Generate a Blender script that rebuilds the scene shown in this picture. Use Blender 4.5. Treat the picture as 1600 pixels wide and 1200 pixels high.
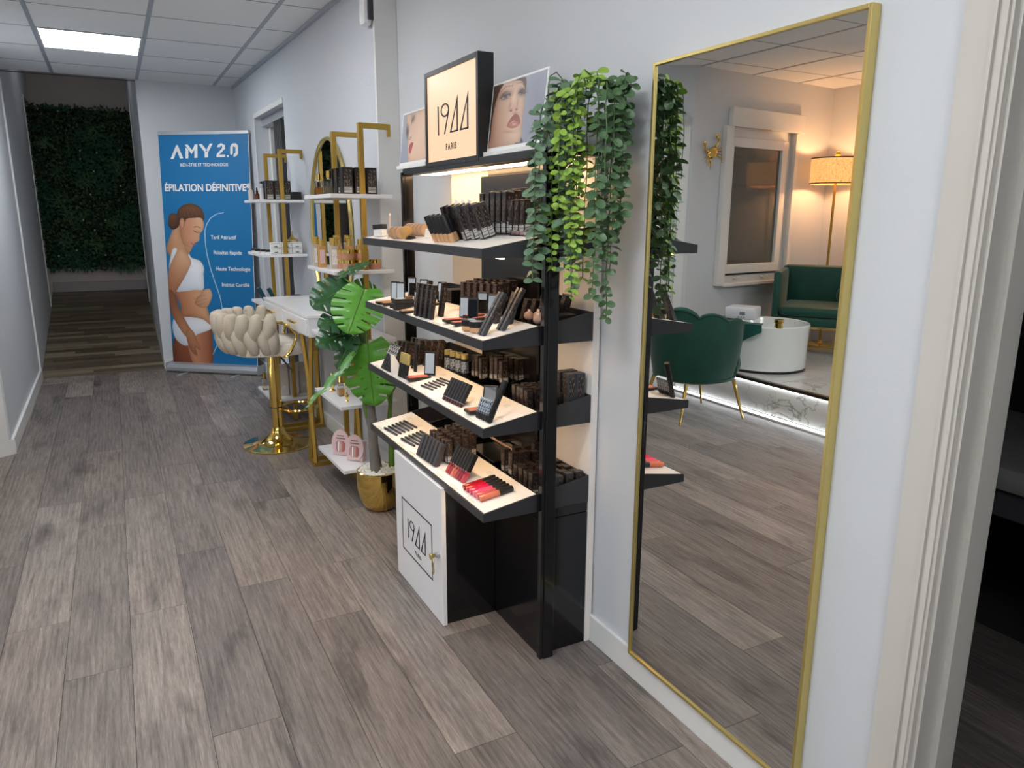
import bpy, bmesh, math, random
import numpy as np
from mathutils import Vector, Matrix
PI = math.pi
random.seed(7)
for o in list(bpy.data.objects): bpy.data.objects.remove(o)
SC = bpy.context.scene
COL = SC.collection

# ---------------------------------------------------------------- camera
CAM_H = 1.365
cam = bpy.data.cameras.new('camera'); cam.sensor_width = 36; cam.lens = 25.976; cam.clip_start = .02; cam.clip_end = 60
co = bpy.data.objects.new('camera', cam); COL.objects.link(co)
P, YW, RL = 0.2248385, 0.48754, 0.004
fw = Vector((math.sin(YW)*math.cos(P), math.cos(YW)*math.cos(P), -math.sin(P)))
rt = Vector((math.cos(YW), -math.sin(YW), 0)); up = rt.cross(fw)
r2 = rt*math.cos(RL)+up*math.sin(RL); u2 = -rt*math.sin(RL)+up*math.cos(RL)
co.matrix_world = Matrix(((r2.x, u2.x, -fw.x, 0), (r2.y, u2.y, -fw.y, 0), (r2.z, u2.z, -fw.z, CAM_H), (0, 0, 0, 1)))
SC.camera = co
# ---------------------------------------------------------------- world and exposure
w = bpy.data.worlds.new('world'); SC.world = w; w.use_nodes = True
w.node_tree.nodes['Background'].inputs[0].default_value = (.012, .014, .018, 1)
w.node_tree.nodes['Background'].inputs[1].default_value = 1
SC.view_settings.view_transform = 'Standard'; SC.view_settings.look = 'None'
SC.view_settings.exposure = 0.0; SC.view_settings.gamma = 1; SC.view_settings.use_curve_mapping = False
PANEL_E = 21.5       # the ceiling light panels
WARM_E = 40.0        # the display's warm led strips
SIGN_E = 0.78
LAMP_W = 9.0

# ---------------------------------------------------------------- colours and materials
def lin(v):
    v /= 255.
    return v/12.92 if v <= .04045 else ((v+.055)/1.055)**2.4
def rgb(r, g, b): return (lin(r), lin(g), lin(b), 1)
MATS = {}
def mat(name, col, rough=.5, metal=0, spec=.5, emis=None, es=1, bump=0, bscale=80, var=0, vscale=8, trans=0, ior=1.45, coat=0, sheen=0, alpha=1):
    if name in MATS: return MATS[name]
    m = bpy.data.materials.new(name); m.use_nodes = True
    nt = m.node_tree; b = nt.nodes['Principled BSDF']
    b.inputs['Base Color'].default_value = col
    b.inputs['Roughness'].default_value = rough; b.inputs['Metallic'].default_value = metal
    b.inputs['Specular IOR Level'].default_value = spec
    b.inputs['IOR'].default_value = ior
    if trans: b.inputs['Transmission Weight'].default_value = trans
    if coat: b.inputs['Coat Weight'].default_value = coat; b.inputs['Coat Roughness'].default_value = .05
    if sheen: b.inputs['Sheen Weight'].default_value = sheen; b.inputs['Sheen Roughness'].default_value = .4
    if emis: b.inputs['Emission Color'].default_value = emis; b.inputs['Emission Strength'].default_value = es
    tc = nt.nodes.new('ShaderNodeTexCoord')
    if var:
        n = nt.nodes.new('ShaderNodeTexNoise'); n.inputs['Scale'].default_value = vscale; n.inputs['Detail'].default_value = 4
        nt.links.new(tc.outputs['Object'], n.inputs['Vector'])
        mx = nt.nodes.new('ShaderNodeMix'); mx.data_type = 'RGBA'
        mx.inputs['A'].default_value = tuple(c*(1-var) for c in col[:3])+(1,)
        mx.inputs['B'].default_value = tuple(min(1, c*(1+var)) for c in col[:3])+(1,)
        nt.links.new(n.outputs['Fac'], mx.inputs['Factor']); nt.links.new(mx.outputs['Result'], b.inputs['Base Color'])
    if bump:
        n2 = nt.nodes.new('ShaderNodeTexNoise'); n2.inputs['Scale'].default_value = bscale; n2.inputs['Detail'].default_value = 3
        bp = nt.nodes.new('ShaderNodeBump'); bp.inputs['Strength'].default_value = bump; bp.inputs['Distance'].default_value = .01
        nt.links.new(tc.outputs['Object'], n2.inputs['Vector']); nt.links.new(n2.outputs['Fac'], bp.inputs['Height'])
        nt.links.new(bp.outputs['Normal'], b.inputs['Normal'])
    MATS[name] = m; return m
wall_m = mat('wall paint', rgb(208, 211, 215), .55, bump=.04, bscale=160, var=.015, vscale=2)
rough_m = mat('textured wall paint', rgb(206, 210, 217), .55, bump=.25, bscale=120, var=.02, vscale=2)
trim_m = mat('white trim', rgb(226, 226, 224), .35, var=.02)
jamb_m = mat('cream door casing', rgb(203, 198, 190), .35, var=.03, vscale=3)
tile_m = mat('ceiling tile', rgb(240, 242, 243), .8, bump=.05, bscale=300, var=.02, vscale=5)
rail_m = mat('ceiling rail', rgb(168, 175, 186), .45, var=.02)
dark_m = mat('dark gap', rgb(30, 30, 32), .9, var=.1)
gold_m = mat('polished gold', (.78, .55, .16, 1), .09, 1, var=.05, vscale=5)
goldp_m = mat('painted gold', (.46, .29, .06, 1), .38, .75, var=.06, vscale=20)
brass_m = mat('brushed brass', (.66, .53, .2, 1), .3, .85, var=.05, vscale=30)
black_m = mat('black gloss', (.006, .006, .007, 1), .12, 0, .6, var=.2)
bmetal_m = mat('dark grey metal', (.03, .03, .034, 1), .32, 0, .6, var=.1)
bsat_m = mat('black satin', (.012, .012, .013, 1), .35, var=.2)
white_m = mat('white lacquer', rgb(232, 232, 234), .22, var=.01)
shelf_m = mat('white display top', rgb(240, 234, 228), .4, var=.02, vscale=14)
mirror_m = mat('mirror glass', (.72, .72, .7, 1), .0, 1, var=.005, vscale=1)
mirror2_m = mat('small mirror', (.8, .82, .82, 1), .03, 1, var=.01)
glass_m = mat('clear glass', (.97, .98, .98, 1), .02, trans=1, var=.004)
amber_m = mat('amber liquid', (.85, .42, .09, 1), .05, trans=.75, var=.04)
brown_m = mat('brown glass', (.16, .06, .02, 1), .08, trans=.3, var=.05)
paper_m = mat('white paper', rgb(235, 235, 233), .6, var=.02)
ink_m = mat('black ink', (.01, .01, .01, 1), .5, var=.1)
alu_m = mat('aluminium', rgb(190, 193, 198), .35, .6, var=.04)
cream_m = mat('cream velvet', rgb(196, 184, 166), .7, sheen=.3, var=.05, vscale=25, bump=.06, bscale=300)
creams_m = mat('cream seat', rgb(226, 218, 205), .5, var=.03, vscale=20)
velvet_m = mat('green velvet', (.004, .062, .042, 1), .6, sheen=.22, var=.3, vscale=9)
towel_m = mat('green towel', (.005, .075, .06, 1), .9, sheen=.2, var=.25, vscale=30, bump=.3, bscale=250)
basin_m = mat('glazed white', rgb(226, 230, 228), .12, var=.01, coat=.5)
pebble_m = mat('white pebbles', rgb(225, 224, 215), .7, var=.1, vscale=40)
bark_m = mat('grey bark', rgb(112, 110, 106), .75, bump=.3, bscale=60, var=.2, vscale=30)
stem_m = mat('green stem', (.09, .2, .02, 1), .4, var=.2, vscale=20)
leafA_m = mat('bright leaf', (.075, .27, .022, 1), .3, var=.25, vscale=12)
leafB_m = mat('dark leaf', (.022, .085, .032, 1), .33, var=.3, vscale=12)
leafM_m = mat('mid leaf', (.06, .21, .03, 1), .32, var=.25, vscale=12)
vd_m = mat('dark vine leaf', (.075, .15, .065, 1), .45, var=.3, vscale=60)
vb_m = mat('bright vine leaf', (.26, .42, .06, 1), .45, var=.3, vscale=60)
vr_m = mat('blue green vine leaf', (.12, .21, .12, 1), .45, var=.3, vscale=60)
vine_m = mat('vine stem', (.07, .13, .04, 1), .5, var=.2)
pink_m = mat('pale pink card', rgb(214, 184, 184), .5, var=.04, vscale=30)
rose_m = mat('rose powder', rgb(196, 104, 92), .7, var=.06, vscale=60)
tan_m = mat('tan powder', rgb(186, 134, 84), .7, var=.06, vscale=60)
bronze_m = mat('bronze powder', rgb(176, 104, 78), .7, var=.06, vscale=60)
beige_m = mat('beige cream', rgb(206, 160, 116), .35, var=.05, vscale=60)
slat_m = mat('charcoal carton', (.05, .05, .056, 1), .4, var=.15, vscale=60)
blk_m = mat('black carton', (.014, .011, .011, 1), .28, var=.3, vscale=60)
brn_m = mat('brown black carton', (.028, .019, .017, 1), .3, var=.3, vscale=60)
teal_m = mat('teal carton', (.005, .05, .07, 1), .3, var=.2, vscale=40)
puff_m = mat('pale puff', rgb(214, 178, 160), .8, bump=.4, bscale=90, var=.1, vscale=60)
sponge_m = mat('tan sponge', rgb(206, 158, 98), .8, bump=.2, bscale=200, var=.12, vscale=40)
led_m = mat('warm led', (1, .75, .45, 1), .5, emis=(1, .66, .36, 1), es=WARM_E, var=.001)
cled_m = mat('cool led', (1, 1, 1, 1), .5, emis=(.88, .94, 1, 1), es=12, var=.001)
panel_m = mat('light panel', (1, 1, 1, 1), .5, emis=(.95, .98, 1, 1), es=PANEL_E, var=.001)
glassdark_m = mat('night window glass', (.004, .005, .006, 1), .03, spec=.6, var=.1)
greywin_m = mat('frosted grey glass', rgb(92, 92, 88), .09, spec=.7, var=.04)
curtain_m = mat('grey slats', rgb(92, 92, 96), .6, var=.06)
pvc_m = mat('white pvc', rgb(224, 223, 220), .25, var=.01)
fbase_m = mat('subfloor', rgb(52, 48, 46), .9, var=.1)

def nodes_of(name, rough):
    m = bpy.data.materials.new(name); m.use_nodes = True; nt = m.node_tree
    b = nt.nodes['Principled BSDF']; b.inputs['Roughness'].default_value = rough
    def N(t, **k):
        n = nt.nodes.new('ShaderNode'+t)
        for a, v in k.items():
            if a in n.inputs.keys(): n.inputs[a].default_value = v
            else: setattr(n, a, v)
        return n
    return m, nt, b, N, nt.links.new
def mixc(N, L, f, a, b_, blend='MIX'):
    mx = N('Mix', data_type='RGBA', blend_type=blend)
    for s, v in (('Factor', f), ('A', a), ('B', b_)):
        i = [q for q in mx.inputs if q.name == s and (q.type == 'RGBA' or s == 'Factor' and q.type == 'VALUE')][0]
        if hasattr(v, 'type') and hasattr(v, 'is_output'): L(v, i)
        else: i.default_value = v
    return [q for q in mx.outputs if q.type == 'RGBA'][0]
def ramp(N, L, src, stops):
    r = N('ValToRGB'); L(src, r.inputs[0]); e = r.color_ramp.elements
    while len(e) < len(stops): e.new(.5)
    for i, (p, c) in enumerate(stops): e[i].position = p; e[i].color = c if len(c) == 4 else (*c, 1)
    return r.outputs[0]
def wood_mat():
    m, nt, b, N, L = nodes_of('grey oak vinyl plank', .42)
    oi = N('ObjectInfo'); tc = N('TexCoord')
    # every plank has its own piece of the print: offset the object coordinates by the plank's random number
    cmb = N('CombineXYZ'); mul = N('Math', operation='MULTIPLY'); L(oi.outputs['Random'], mul.inputs[0]); mul.inputs[1].default_value = 57.
    L(mul.outputs[0], cmb.inputs[0]); L(mul.outputs[0], cmb.inputs[1])
    add = N('VectorMath', operation='ADD'); L(tc.outputs['Object'], add.inputs[0]); L(cmb.outputs[0], add.inputs[1])
    def mapped(sx, sy):
        mp = N('Mapping'); mp.inputs['Scale'].default_value = (sx, sy, 1); L(add.outputs[0], mp.inputs['Vector']); return mp.outputs[0]
    n1 = N('TexNoise', Scale=1., Detail=7., Roughness=.7, Distortion=.25); L(mapped(85, 4.5), n1.inputs['Vector'])      # grain lines
    n2 = N('TexNoise', Scale=1., Detail=4., Roughness=.6, Distortion=.5); L(mapped(9, 2.2), n2.inputs['Vector'])         # cloudy tone
    wv = N('TexWave', Scale=1., Distortion=7., Detail=3.); wv.inputs['Detail Scale'].default_value = .35; L(mapped(17, 1.6), wv.inputs['Vector'])  # cathedral rings
    fine = N('TexNoise', Scale=1., Detail=3., Roughness=.7); L(mapped(420, 22), fine.inputs['Vector'])
    base = ramp(N, L, n1.outputs['Fac'], [(.3, rgb(100, 93, 90)), (.5, rgb(127, 119, 115)), (.72, rgb(150, 143, 138))])
    tone = ramp(N, L, n2.outputs['Fac'], [(.26, (.50, .49, .50)), (.42, (.90, .89, .89)), (.7, (1.18, 1.16, 1.13))])
    c = mixc(N, L, 1., base, tone, 'MULTIPLY')
    rings = ramp(N, L, wv.outputs['Fac'], [(.0, (.72, .71, .70)), (.3, (.98, .98, .98)), (1, (1.07, 1.06, 1.05))])
    rm = ramp(N, L, n2.outputs['Fac'], [(.35, (.9, .9, .9)), (.6, (.25, .25, .25))])
    c = mixc(N, L, rm, c, rings, 'MULTIPLY')
    # knots: stretched cells whose centres darken, pulled about by noise
    dn = N('TexNoise', Scale=1., Detail=3.); L(mapped(22, 9), dn.inputs['Vector'])
    ofs = N('VectorMath', operation='SCALE'); L(dn.outputs['Color'], ofs.inputs[0]); ofs.inputs['Scale'].default_value = .55
    av = N('VectorMath', operation='ADD'); L(mapped(7.5, 2.1), av.inputs[0]); L(ofs.outputs[0], av.inputs[1])
    vo = N('TexVoronoi', Scale=1., Randomness=1.); L(av.outputs[0], vo.inputs['Vector'])
    kn = ramp(N, L, vo.outputs['Distance'], [(.04, (.24, .24, .25)), (.13, (.52, .51, .51)), (.34, (1, 1, 1))])
    sel = N('SeparateColor'); L(vo.outputs['Color'], sel.inputs[0])
    ks = ramp(N, L, sel.outputs[0], [(.50, (0, 0, 0)), (.62, (.9, .9, .9))])
    c = mixc(N, L, ks, c, mixc(N, L, 1., c, kn, 'MULTIPLY'))
    fn = ramp(N, L, fine.outputs['Fac'], [(.38, (.74, .74, .74)), (.6, (1.10, 1.10, 1.10))])
    c = mixc(N, L, .85, c, fn, 'MULTIPLY')
    pv = ramp(N, L, oi.outputs['Random'], [(0, (.74, .74, .76)), (.35, (.90, .89, .88)), (.65, (1.06, 1.03, 1.0)), (1, (1.32, 1.31, 1.30))])
    c = mixc(N, L, 1., c, pv, 'MULTIPLY')
    L(c, b.inputs['Base Color'])
    rr = ramp(N, L, n1.outputs['Fac'], [(.3, (.55, .55, .55)), (.7, (.38, .38, .38))]); L(rr, b.inputs['Roughness'])
    bp = N('Bump', Strength=.25, Distance=.002); L(fine.outputs['Fac'], bp.inputs['Height']); L(bp.outputs[0], b.inputs['Normal'])
    return m
wood_m = wood_mat()
def strip_mat():
    m, nt, b, N, L = nodes_of('hall strip flooring', .4)
    g = N('NewGeometry'); tc = N('TexCoord')
    mp = N('Mapping'); mp.inputs['Scale'].default_value = (3, 60, 1); L(tc.outputs['Object'], mp.inputs['Vector'])
    n = N('TexNoise', Scale=1., Detail=4.); L(mp.outputs[0], n.inputs['Vector'])
    a = ramp(N, L, g.outputs['Random Per Island'], [(0, rgb(78, 68, 56)), (.5, rgb(104, 92, 76)), (1, rgb(134, 122, 102))])
    d = ramp(N, L, n.outputs['Fac'], [(.3, (.8, .8, .8)), (.7, (1.1, 1.1, 1.1))])
    L(mixc(N, L, 1., a, d, 'MULTIPLY'), b.inputs['Base Color']); return m
strip_m = strip_mat()
def marble_mat():
    m, nt, b, N, L = nodes_of('white veined marble', .15)
    tc = N('TexCoord'); n = N('TexNoise', Scale=1.6, Detail=7., Roughness=.6, Distortion=1.2); L(tc.outputs['Object'], n.inputs['Vector'])
    v = ramp(N, L, n.outputs['Fac'], [(.485, rgb(206, 204, 200)), (.5, rgb(140, 136, 132)), (.512, rgb(208, 206, 202))])
    n2 = N('TexNoise', Scale=1.1, Detail=2.); L(tc.outputs['Object'], n2.inputs['Vector'])
    v2 = ramp(N, L, n2.outputs['Fac'], [(.5, (0, 0, 0)), (.66, (1, 1, 1))])
    L(mixc(N, L, v2, rgb(208, 206, 203), v), b.inputs['Base Color']); return m
marble_m = marble_mat()
def linen_mat():
    m, nt, b, N, L = nodes_of('linen lamp shade', .9)
    tc = N('TexCoord')
    mp = N('Mapping'); mp.inputs['Scale'].default_value = (60, 60, 500); L(tc.outputs['Object'], mp.inputs['Vector'])
    n = N('TexNoise', Scale=1., Detail=3.); L(mp.outputs[0], n.inputs['Vector'])
    mp2 = N('Mapping'); mp2.inputs['Scale'].default_value = (420, 420, 30); L(tc.outputs['Object'], mp2.inputs['Vector'])
    n2 = N('TexNoise', Scale=1., Detail=3.); L(mp2.outputs[0], n2.inputs['Vector'])
    a = N('Math', operation='ADD'); L(n.outputs['Fac'], a.inputs[0]); L(n2.outputs['Fac'], a.inputs[1])
    v = ramp(N, L, a.outputs[0], [(.75, rgb(150, 92, 44)), (1.1, rgb(238, 172, 104))])
    L(v, b.inputs['Base Color'])
    L(v, b.inputs['Emission Color']); b.inputs['Emission Strength'].default_value = 1.7
    return m
linen_m = linen_mat()
def print_mat(name, dark, light, thr=.56, sc=(240, 240, 90)):
    m, nt, b, N, L = nodes_of(name, .35)
    tc = N('TexCoord'); mp = N('Mapping'); mp.inputs['Scale'].default_value = sc; L(tc.outputs['Object'], mp.inputs['Vector'])
    n = N('TexNoise', Scale=1., Detail=2.); L(mp.outputs[0], n.inputs['Vector'])
    L(ramp(N, L, n.outputs['Fac'], [(thr-.02, dark), (thr+.02, light)]), b.inputs['Base Color']); return m
boxprint_m = print_mat('small print on carton', (.016, .012, .012, 1), rgb(120, 104, 94), .57, (260, 260, 110))
whiteprint_m = print_mat('fine print on card', rgb(232, 230, 226), rgb(140, 138, 136), .62, (500, 500, 300))
pat_m = print_mat('snake print sleeve', rgb(26, 28, 34), rgb(176, 190, 206), .5, (330, 330, 330))
def barcode_mat():
    m, nt, b, N, L = nodes_of('barcode sticker', .5)
    tc = N('TexCoord'); mp = N('Mapping'); mp.inputs['Scale'].default_value = (10, 10, 900); L(tc.outputs['Object'], mp.inputs['Vector'])
    n = N('TexNoise', Scale=1., Detail=1.); L(mp.outputs[0], n.inputs['Vector'])
    L(ramp(N, L, n.outputs['Fac'], [(.49, rgb(225, 222, 216)), (.52, rgb(60, 58, 56))]), b.inputs['Base Color']); return m
barcode_m = barcode_mat()
def vcol_mat(name, es=0, rough=.45):
    m, nt, b, N, L = nodes_of(name, rough)
    a = N('VertexColor'); a.layer_name = 'ink'
    L(a.outputs['Color'], b.inputs['Base Color'])
    return m
poster_m = vcol_mat('printed picture')
def sign_mat():
    m, nt, b, N, L = nodes_of('backlit acrylic face', .3)
    b.inputs['Base Color'].default_value = rgb(150, 124, 100)
    b.inputs['Emission Color'].default_value = (1., .69, .43, 1); b.inputs['Emission Strength'].default_value = SIGN_E
    return m
signface_m = sign_mat()

# ---------------------------------------------------------------- mesh building
class MB:
    def __init__(s): s.v = []; s.f = []; s.mi = []; s.mats = []; s.cur = 0; s.M = Matrix.Identity(4)
    def mat(s, m):
        if m not in s.mats: s.mats.append(m)
        s.cur = s.mats.index(m); return s
    def add(s, vs, fs):
        n = len(s.v); s.v += [tuple(s.M @ Vector(p)) for p in vs]; s.f += [tuple(i+n for i in f) for f in fs]; s.mi += [s.cur]*len(fs); return s
    def box(s, x0, x1, y0, y1, z0, z1, b=0):
        if b <= 0:
            return s.add([(x0,y0,z0),(x1,y0,z0),(x1,y1,z0),(x0,y1,z0),(x0,y0,z1),(x1,y0,z1),(x1,y1,z1),(x0,y1,z1)],
                  [(0,3,2,1),(4,5,6,7),(0,1,5,4),(1,2,6,5),(2,3,7,6),(3,0,4,7)])
        b = min(b, (x1-x0)*.45, (y1-y0)*.45, (z1-z0)*.45)
        bm = bmesh.new(); bmesh.ops.create_cube(bm, size=1)
        for v in bm.verts: v.co = Vector(((x0+x1)/2+v.co.x*(x1-x0), (y0+y1)/2+v.co.y*(y1-y0), (z0+z1)/2+v.co.z*(z1-z0)))
        bmesh.ops.bevel(bm, geom=list(bm.edges), offset=b, segments=2, affect='EDGES', profile=.5)
        bm.verts.index_update()
        vs = [tuple(v.co) for v in bm.verts]; fs = [tuple(v.index for v in f.verts) for f in bm.faces]; bm.free()
        return s.add(vs, fs)
    def prism(s, poly, o, u, v, d):           # 2D polygon in the plane (o,u,v), extruded by d along u x v
        o, u, v = Vector(o), Vector(u), Vector(v); n = u.cross(v).normalized()*d
        a = [o+u*p[0]+v*p[1] for p in poly]; k = len(a)
        ar = sum(poly[i][0]*poly[(i+1)%k][1]-poly[(i+1)%k][0]*poly[i][1] for i in range(k))
        if ar < 0: a.reverse()
        vs = [tuple(p) for p in a]+[tuple(p+n) for p in a]
        fs = [tuple(range(k-1, -1, -1)), tuple(range(k, 2*k))]+[(i, (i+1)%k, (i+1)%k+k, i+k) for i in range(k)]
        return s.add(vs, fs)
    def lathe(s, prof, cx=0, cy=0, n=24, cap=True):
        vs = []; fs = []
        for r, z in prof:
            for i in range(n):
                a = 2*PI*i/n; vs.append((cx+r*math.cos(a), cy+r*math.sin(a), z))
        for j in range(len(prof)-1):
            for i in range(n):
                k = (i+1) % n; fs.append((j*n+i, j*n+k, (j+1)*n+k, (j+1)*n+i))
        if cap:
            fs.append(tuple(range(n-1, -1, -1))); fs.append(tuple(range((len(prof)-1)*n, len(prof)*n)))
        return s.add(vs, fs)
    def cyl(s, x, y, z0, z1, r, n=16): return s.lathe([(r, z0), (r, z1)], x, y, n)
    def tube(s, pts, r, n=8, closed=False, flat=1.0, radii=None):
        pts = [Vector(p) for p in pts]; k = len(pts); vs = []; fs = []
        prev = None
        for i, p in enumerate(pts):
            if closed: t = pts[(i+1) % k]-pts[i-1]
            else: t = pts[min(i+1, k-1)]-pts[max(i-1, 0)]
            t.normalize()
            if prev is None:
                ref = Vector((0, 0, 1)) if abs(t.z) < .9 else Vector((1, 0, 0)); a = t.cross(ref).normalized()
            else: a = (prev-t*prev.dot(t)).normalized()
            prev = a; b = t.cross(a); rr = radii[i] if radii else r
            for j in range(n):
                q = 2*PI*j/n; vs.append(tuple(p+a*math.cos(q)*rr+b*math.sin(q)*rr*flat))
        m = k if closed else k-1
        for i in range(m):
            for j in range(n):
                i2 = (i+1) % k; j2 = (j+1) % n; fs.append((i*n+j, i*n+j2, i2*n+j2, i2*n+j))
        if not closed: fs += [tuple(range(n-1, -1, -1)), tuple(range((k-1)*n, k*n))]
        return s.add(vs, fs)
    def bar(s, p0, p1, w, d=None):            # square bar between two points
        p0, p1 = Vector(p0), Vector(p1); d = d or w; t = (p1-p0).normalized()
        ref = Vector((0, 0, 1)) if abs(t.z) < .9 else Vector((0, 1, 0))
        a = t.cross(ref).normalized()*w/2; b = t.cross(a).normalized()*d/2
        vs = [tuple(p+q) for p in (p0, p1) for q in (-a-b, a-b, a+b, -a+b)]
        return s.add(vs, [(0,3,2,1),(4,5,6,7),(0,1,5,4),(1,2,6,5),(2,3,7,6),(3,0,4,7)])
    def sphere(s, c, r, n=12, m=8, sc=(1,1,1)):
        vs = [(c[0], c[1], c[2]-r*sc[2])]; fs = []
        for j in range(1, m):
            a = -PI/2+PI*j/m
            for i in range(n): q = 2*PI*i/n; vs.append((c[0]+r*sc[0]*math.cos(a)*math.cos(q), c[1]+r*sc[1]*math.cos(a)*math.sin(q), c[2]+r*sc[2]*math.sin(a)))
        vs.append((c[0], c[1], c[2]+r*sc[2])); T = len(vs)-1
        for i in range(n):
            fs.append((0, 1+(i+1) % n, 1+i)); fs.append((T, 1+(m-2)*n+i, 1+(m-2)*n+(i+1) % n))
            for j in range(m-2): fs.append((1+j*n+i, 1+j*n+(i+1) % n, 1+(j+1)*n+(i+1) % n, 1+(j+1)*n+i))
        return s.add(vs, fs)
    def mesh(s, name, smooth=False):
        me = bpy.data.meshes.new(name); me.from_pydata(s.v, [], s.f)
        for m in s.mats: me.materials.append(m)
        if len(s.mats) > 1: me.polygons.foreach_set('material_index', s.mi)
        bm = bmesh.new(); bm.from_mesh(me); bmesh.ops.recalc_face_normals(bm, faces=bm.faces); bm.to_mesh(me); bm.free()
        if smooth:
            me.polygons.foreach_set('use_smooth', [True]*len(me.polygons))
            try: me.set_sharp_from_angle(angle=math.radians(38))
            except Exception: pass
        me.update(); return me
    def build(s, name, m=None, parent=None, smooth=False, label=None):
        if m is not None and not s.mats: s.mats = [m]
        o = bpy.data.objects.new(name, s.mesh(name, smooth)); COL.objects.link(o)
        if parent: o.parent = parent
        if label: o['label'] = label
        return o
def thing(name, label, cat, loc=(0,0,0), rz=0, group=None, M=None):
    o = bpy.data.objects.new(name, None); COL.objects.link(o); o.empty_display_size = .02
    if M is not None: o.matrix_world = M
    else: o.location = loc; o.rotation_euler = (0, 0, rz)
    o['label'] = label; o['category'] = cat
    if group: o['group'] = group
    return o
def tag(o, label, cat, group=None):
    o['label'] = label; o['category'] = cat
    if group: o['group'] = group
    return o
def struct(o): o['kind'] = 'structure'; return o
def kids(o): return KID.get(o.name, [])
def dup(root, M, label, group=None):
    r = root.copy(); COL.objects.link(r); r.matrix_world = M; r['label'] = label
    if group: r['group'] = group
    for ch in list(root.children):
        c = ch.copy(); COL.objects.link(c); c.parent = r
        for g in list(ch.children):
            d = g.copy(); COL.objects.link(d); d.parent = c
    return r
def text_mesh(txt, size, depth=.0004, align='CENTER', sx=1.0, sp=1.0, bold=0):
    cu = bpy.data.curves.new('t', 'FONT'); cu.body = txt; cu.size = size; cu.align_x = align; cu.extrude = depth/2; cu.space_character = sp; cu.offset = size*bold
    o = bpy.data.objects.new('t', cu); COL.objects.link(o)
    bpy.context.view_layer.update()
    me = bpy.data.meshes.new_from_object(o.evaluated_get(bpy.context.evaluated_depsgraph_get()))
    bpy.data.objects.remove(o); bpy.data.curves.remove(cu)
    if sx != 1: me.transform(Matrix.Diagonal((sx, 1, 1, 1)))
    return me
def basis(o, u, v):
    u, v = Vector(u).normalized(), Vector(v).normalized(); n = u.cross(v)
    return Matrix(((u.x, v.x, n.x, o[0]), (u.y, v.y, n.y, o[1]), (u.z, v.z, n.z, o[2]), (0, 0, 0, 1)))
def put_text(name, txt, size, o, u, v, m, parent, **k):
    me = text_mesh(txt, size, **k); me.transform(basis(o, u, v)); me.materials.clear(); me.materials.append(m)
    ob = bpy.data.objects.new(name, me); COL.objects.link(ob); ob.parent = parent; return ob
ORD = ['first', 'second', 'third', 'fourth', 'fifth', 'sixth', 'seventh', 'eighth', 'ninth', 'tenth', 'eleventh', 'twelfth', 'thirteenth', 'fourteenth']

# ---------------------------------------------------------------- room shell
ZC = 2.45
XR = 1.263                      # wall with the leaning mirror
FA = Vector((1.16, 3.54)); FB = Vector((1.057, 7.24))     # far stretch of the right wall, slightly skewed
fdir = (FB-FA).normalized(); fnor = Vector((-fdir.y, fdir.x))   # into the room
def fp(y, d=0):                 # point on the far wall at world y, d metres into the room
    t = (y-FA.y)/fdir.y; p = FA+fdir*t+fnor*d; return (p.x, p.y)
struct(MB().box(-3.3, 3.6, -2.3, 7.24, -.06, -.004).build('floor', fbase_m))
FLOOR = bpy.data.objects['floor']
PW, PL = .1825, 1.22
pm = MB().mat(wood_m).box(-PW/2+.0007, PW/2-.0007, -PL/2+.0008, PL/2-.0008, -.004, 0).mesh('plank')
known = {0: 2.35, -1: 2.734, 1: 2.674, 2: 3.11, 3: 2.71, 4: 2.34, 5: 2.75, -2: 3.3, 6: 2.05, 7: 2.5, 8: 2.9}
rr = random.Random(3)
def plank(x, y0, y1):
    if y1-y0 < .03: return
    o = bpy.data.objects.new('plank', pm); COL.objects.link(o); o.parent = FLOOR
    o.location = (x, (y0+y1)/2, 0); o.scale = (1, (y1-y0)/PL, 1)
for k in range(-17, 9):
    x = -.265+PW/2+PW*k
    ph = known.get(k, rr.uniform(0, PL)); y = ph-PL*8
    top = 7.24 if x > -.75 else (5.0 if x > -1.45 else 4.8)
    lo = -1.2 if x > -1.4 else -.6
    if x < -1.4 and k < -8: continue
    while y < top:
        a, b_ = max(y, lo), min(y+PL, top)
        if b_ > a+.02: plank(x, a, b_)
        y += PL
for k in range(0, 6):            # planks of the dark room beyond the door
    for j in range(3): plank(1.5+PW*k, -1.2+j*PL+.3*(k % 3), -1.2+(j+1)*PL+.3*(k % 3))
# ramped hall floor
m = MB(); y = 0; rs = random.Random(9)
RX0, RX1, RY0, RY1, RZ = -.67, .33, 7.24, 9.85, .5
rowh = .062; nrow = int((RY1-RY0)/rowh)
for i in range(nrow):
    ya, yb = RY0+i*rowh, RY0+(i+1)*rowh-.001; za, zb = RZ*(ya-RY0)/(RY1-RY0)-.003, RZ*(yb-RY0)/(RY1-RY0)-.003
    x = RX0-rs.uniform(0, .6)
    while x < RX1:
        a, b_ = max(x, RX0), min(x+.62, RX1)
        if b_ > a+.005: m.add([(a,ya,za),(b_-.001,ya,za),(b_-.001,yb,zb),(a,yb,zb),(a,ya,za-.01),(b_-.001,ya,za-.01),(b_-.001,yb,zb-.01),(a,yb,zb-.01)], [(0,1,2,3),(7,6,5,4),(0,4,5,1),(1,5,6,2),(2,6,7,3),(3,7,4,0)])
        x += .62
rampbase = struct(MB().add([(RX0,RY0,-.06),(RX1,RY0,-.06),(RX1,RY1,-.06),(RX0,RY1,-.06),(RX0,RY0,-.014),(RX1,RY0,-.014),(RX1,RY1,RZ-.014),(RX0,RY1,RZ-.014)], [(0,3,2,1),(4,5,6,7),(0,1,5,4),(1,2,6,5),(2,3,7,6),(3,0,4,7)]).build('floor_hall', fbase_m))
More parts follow.
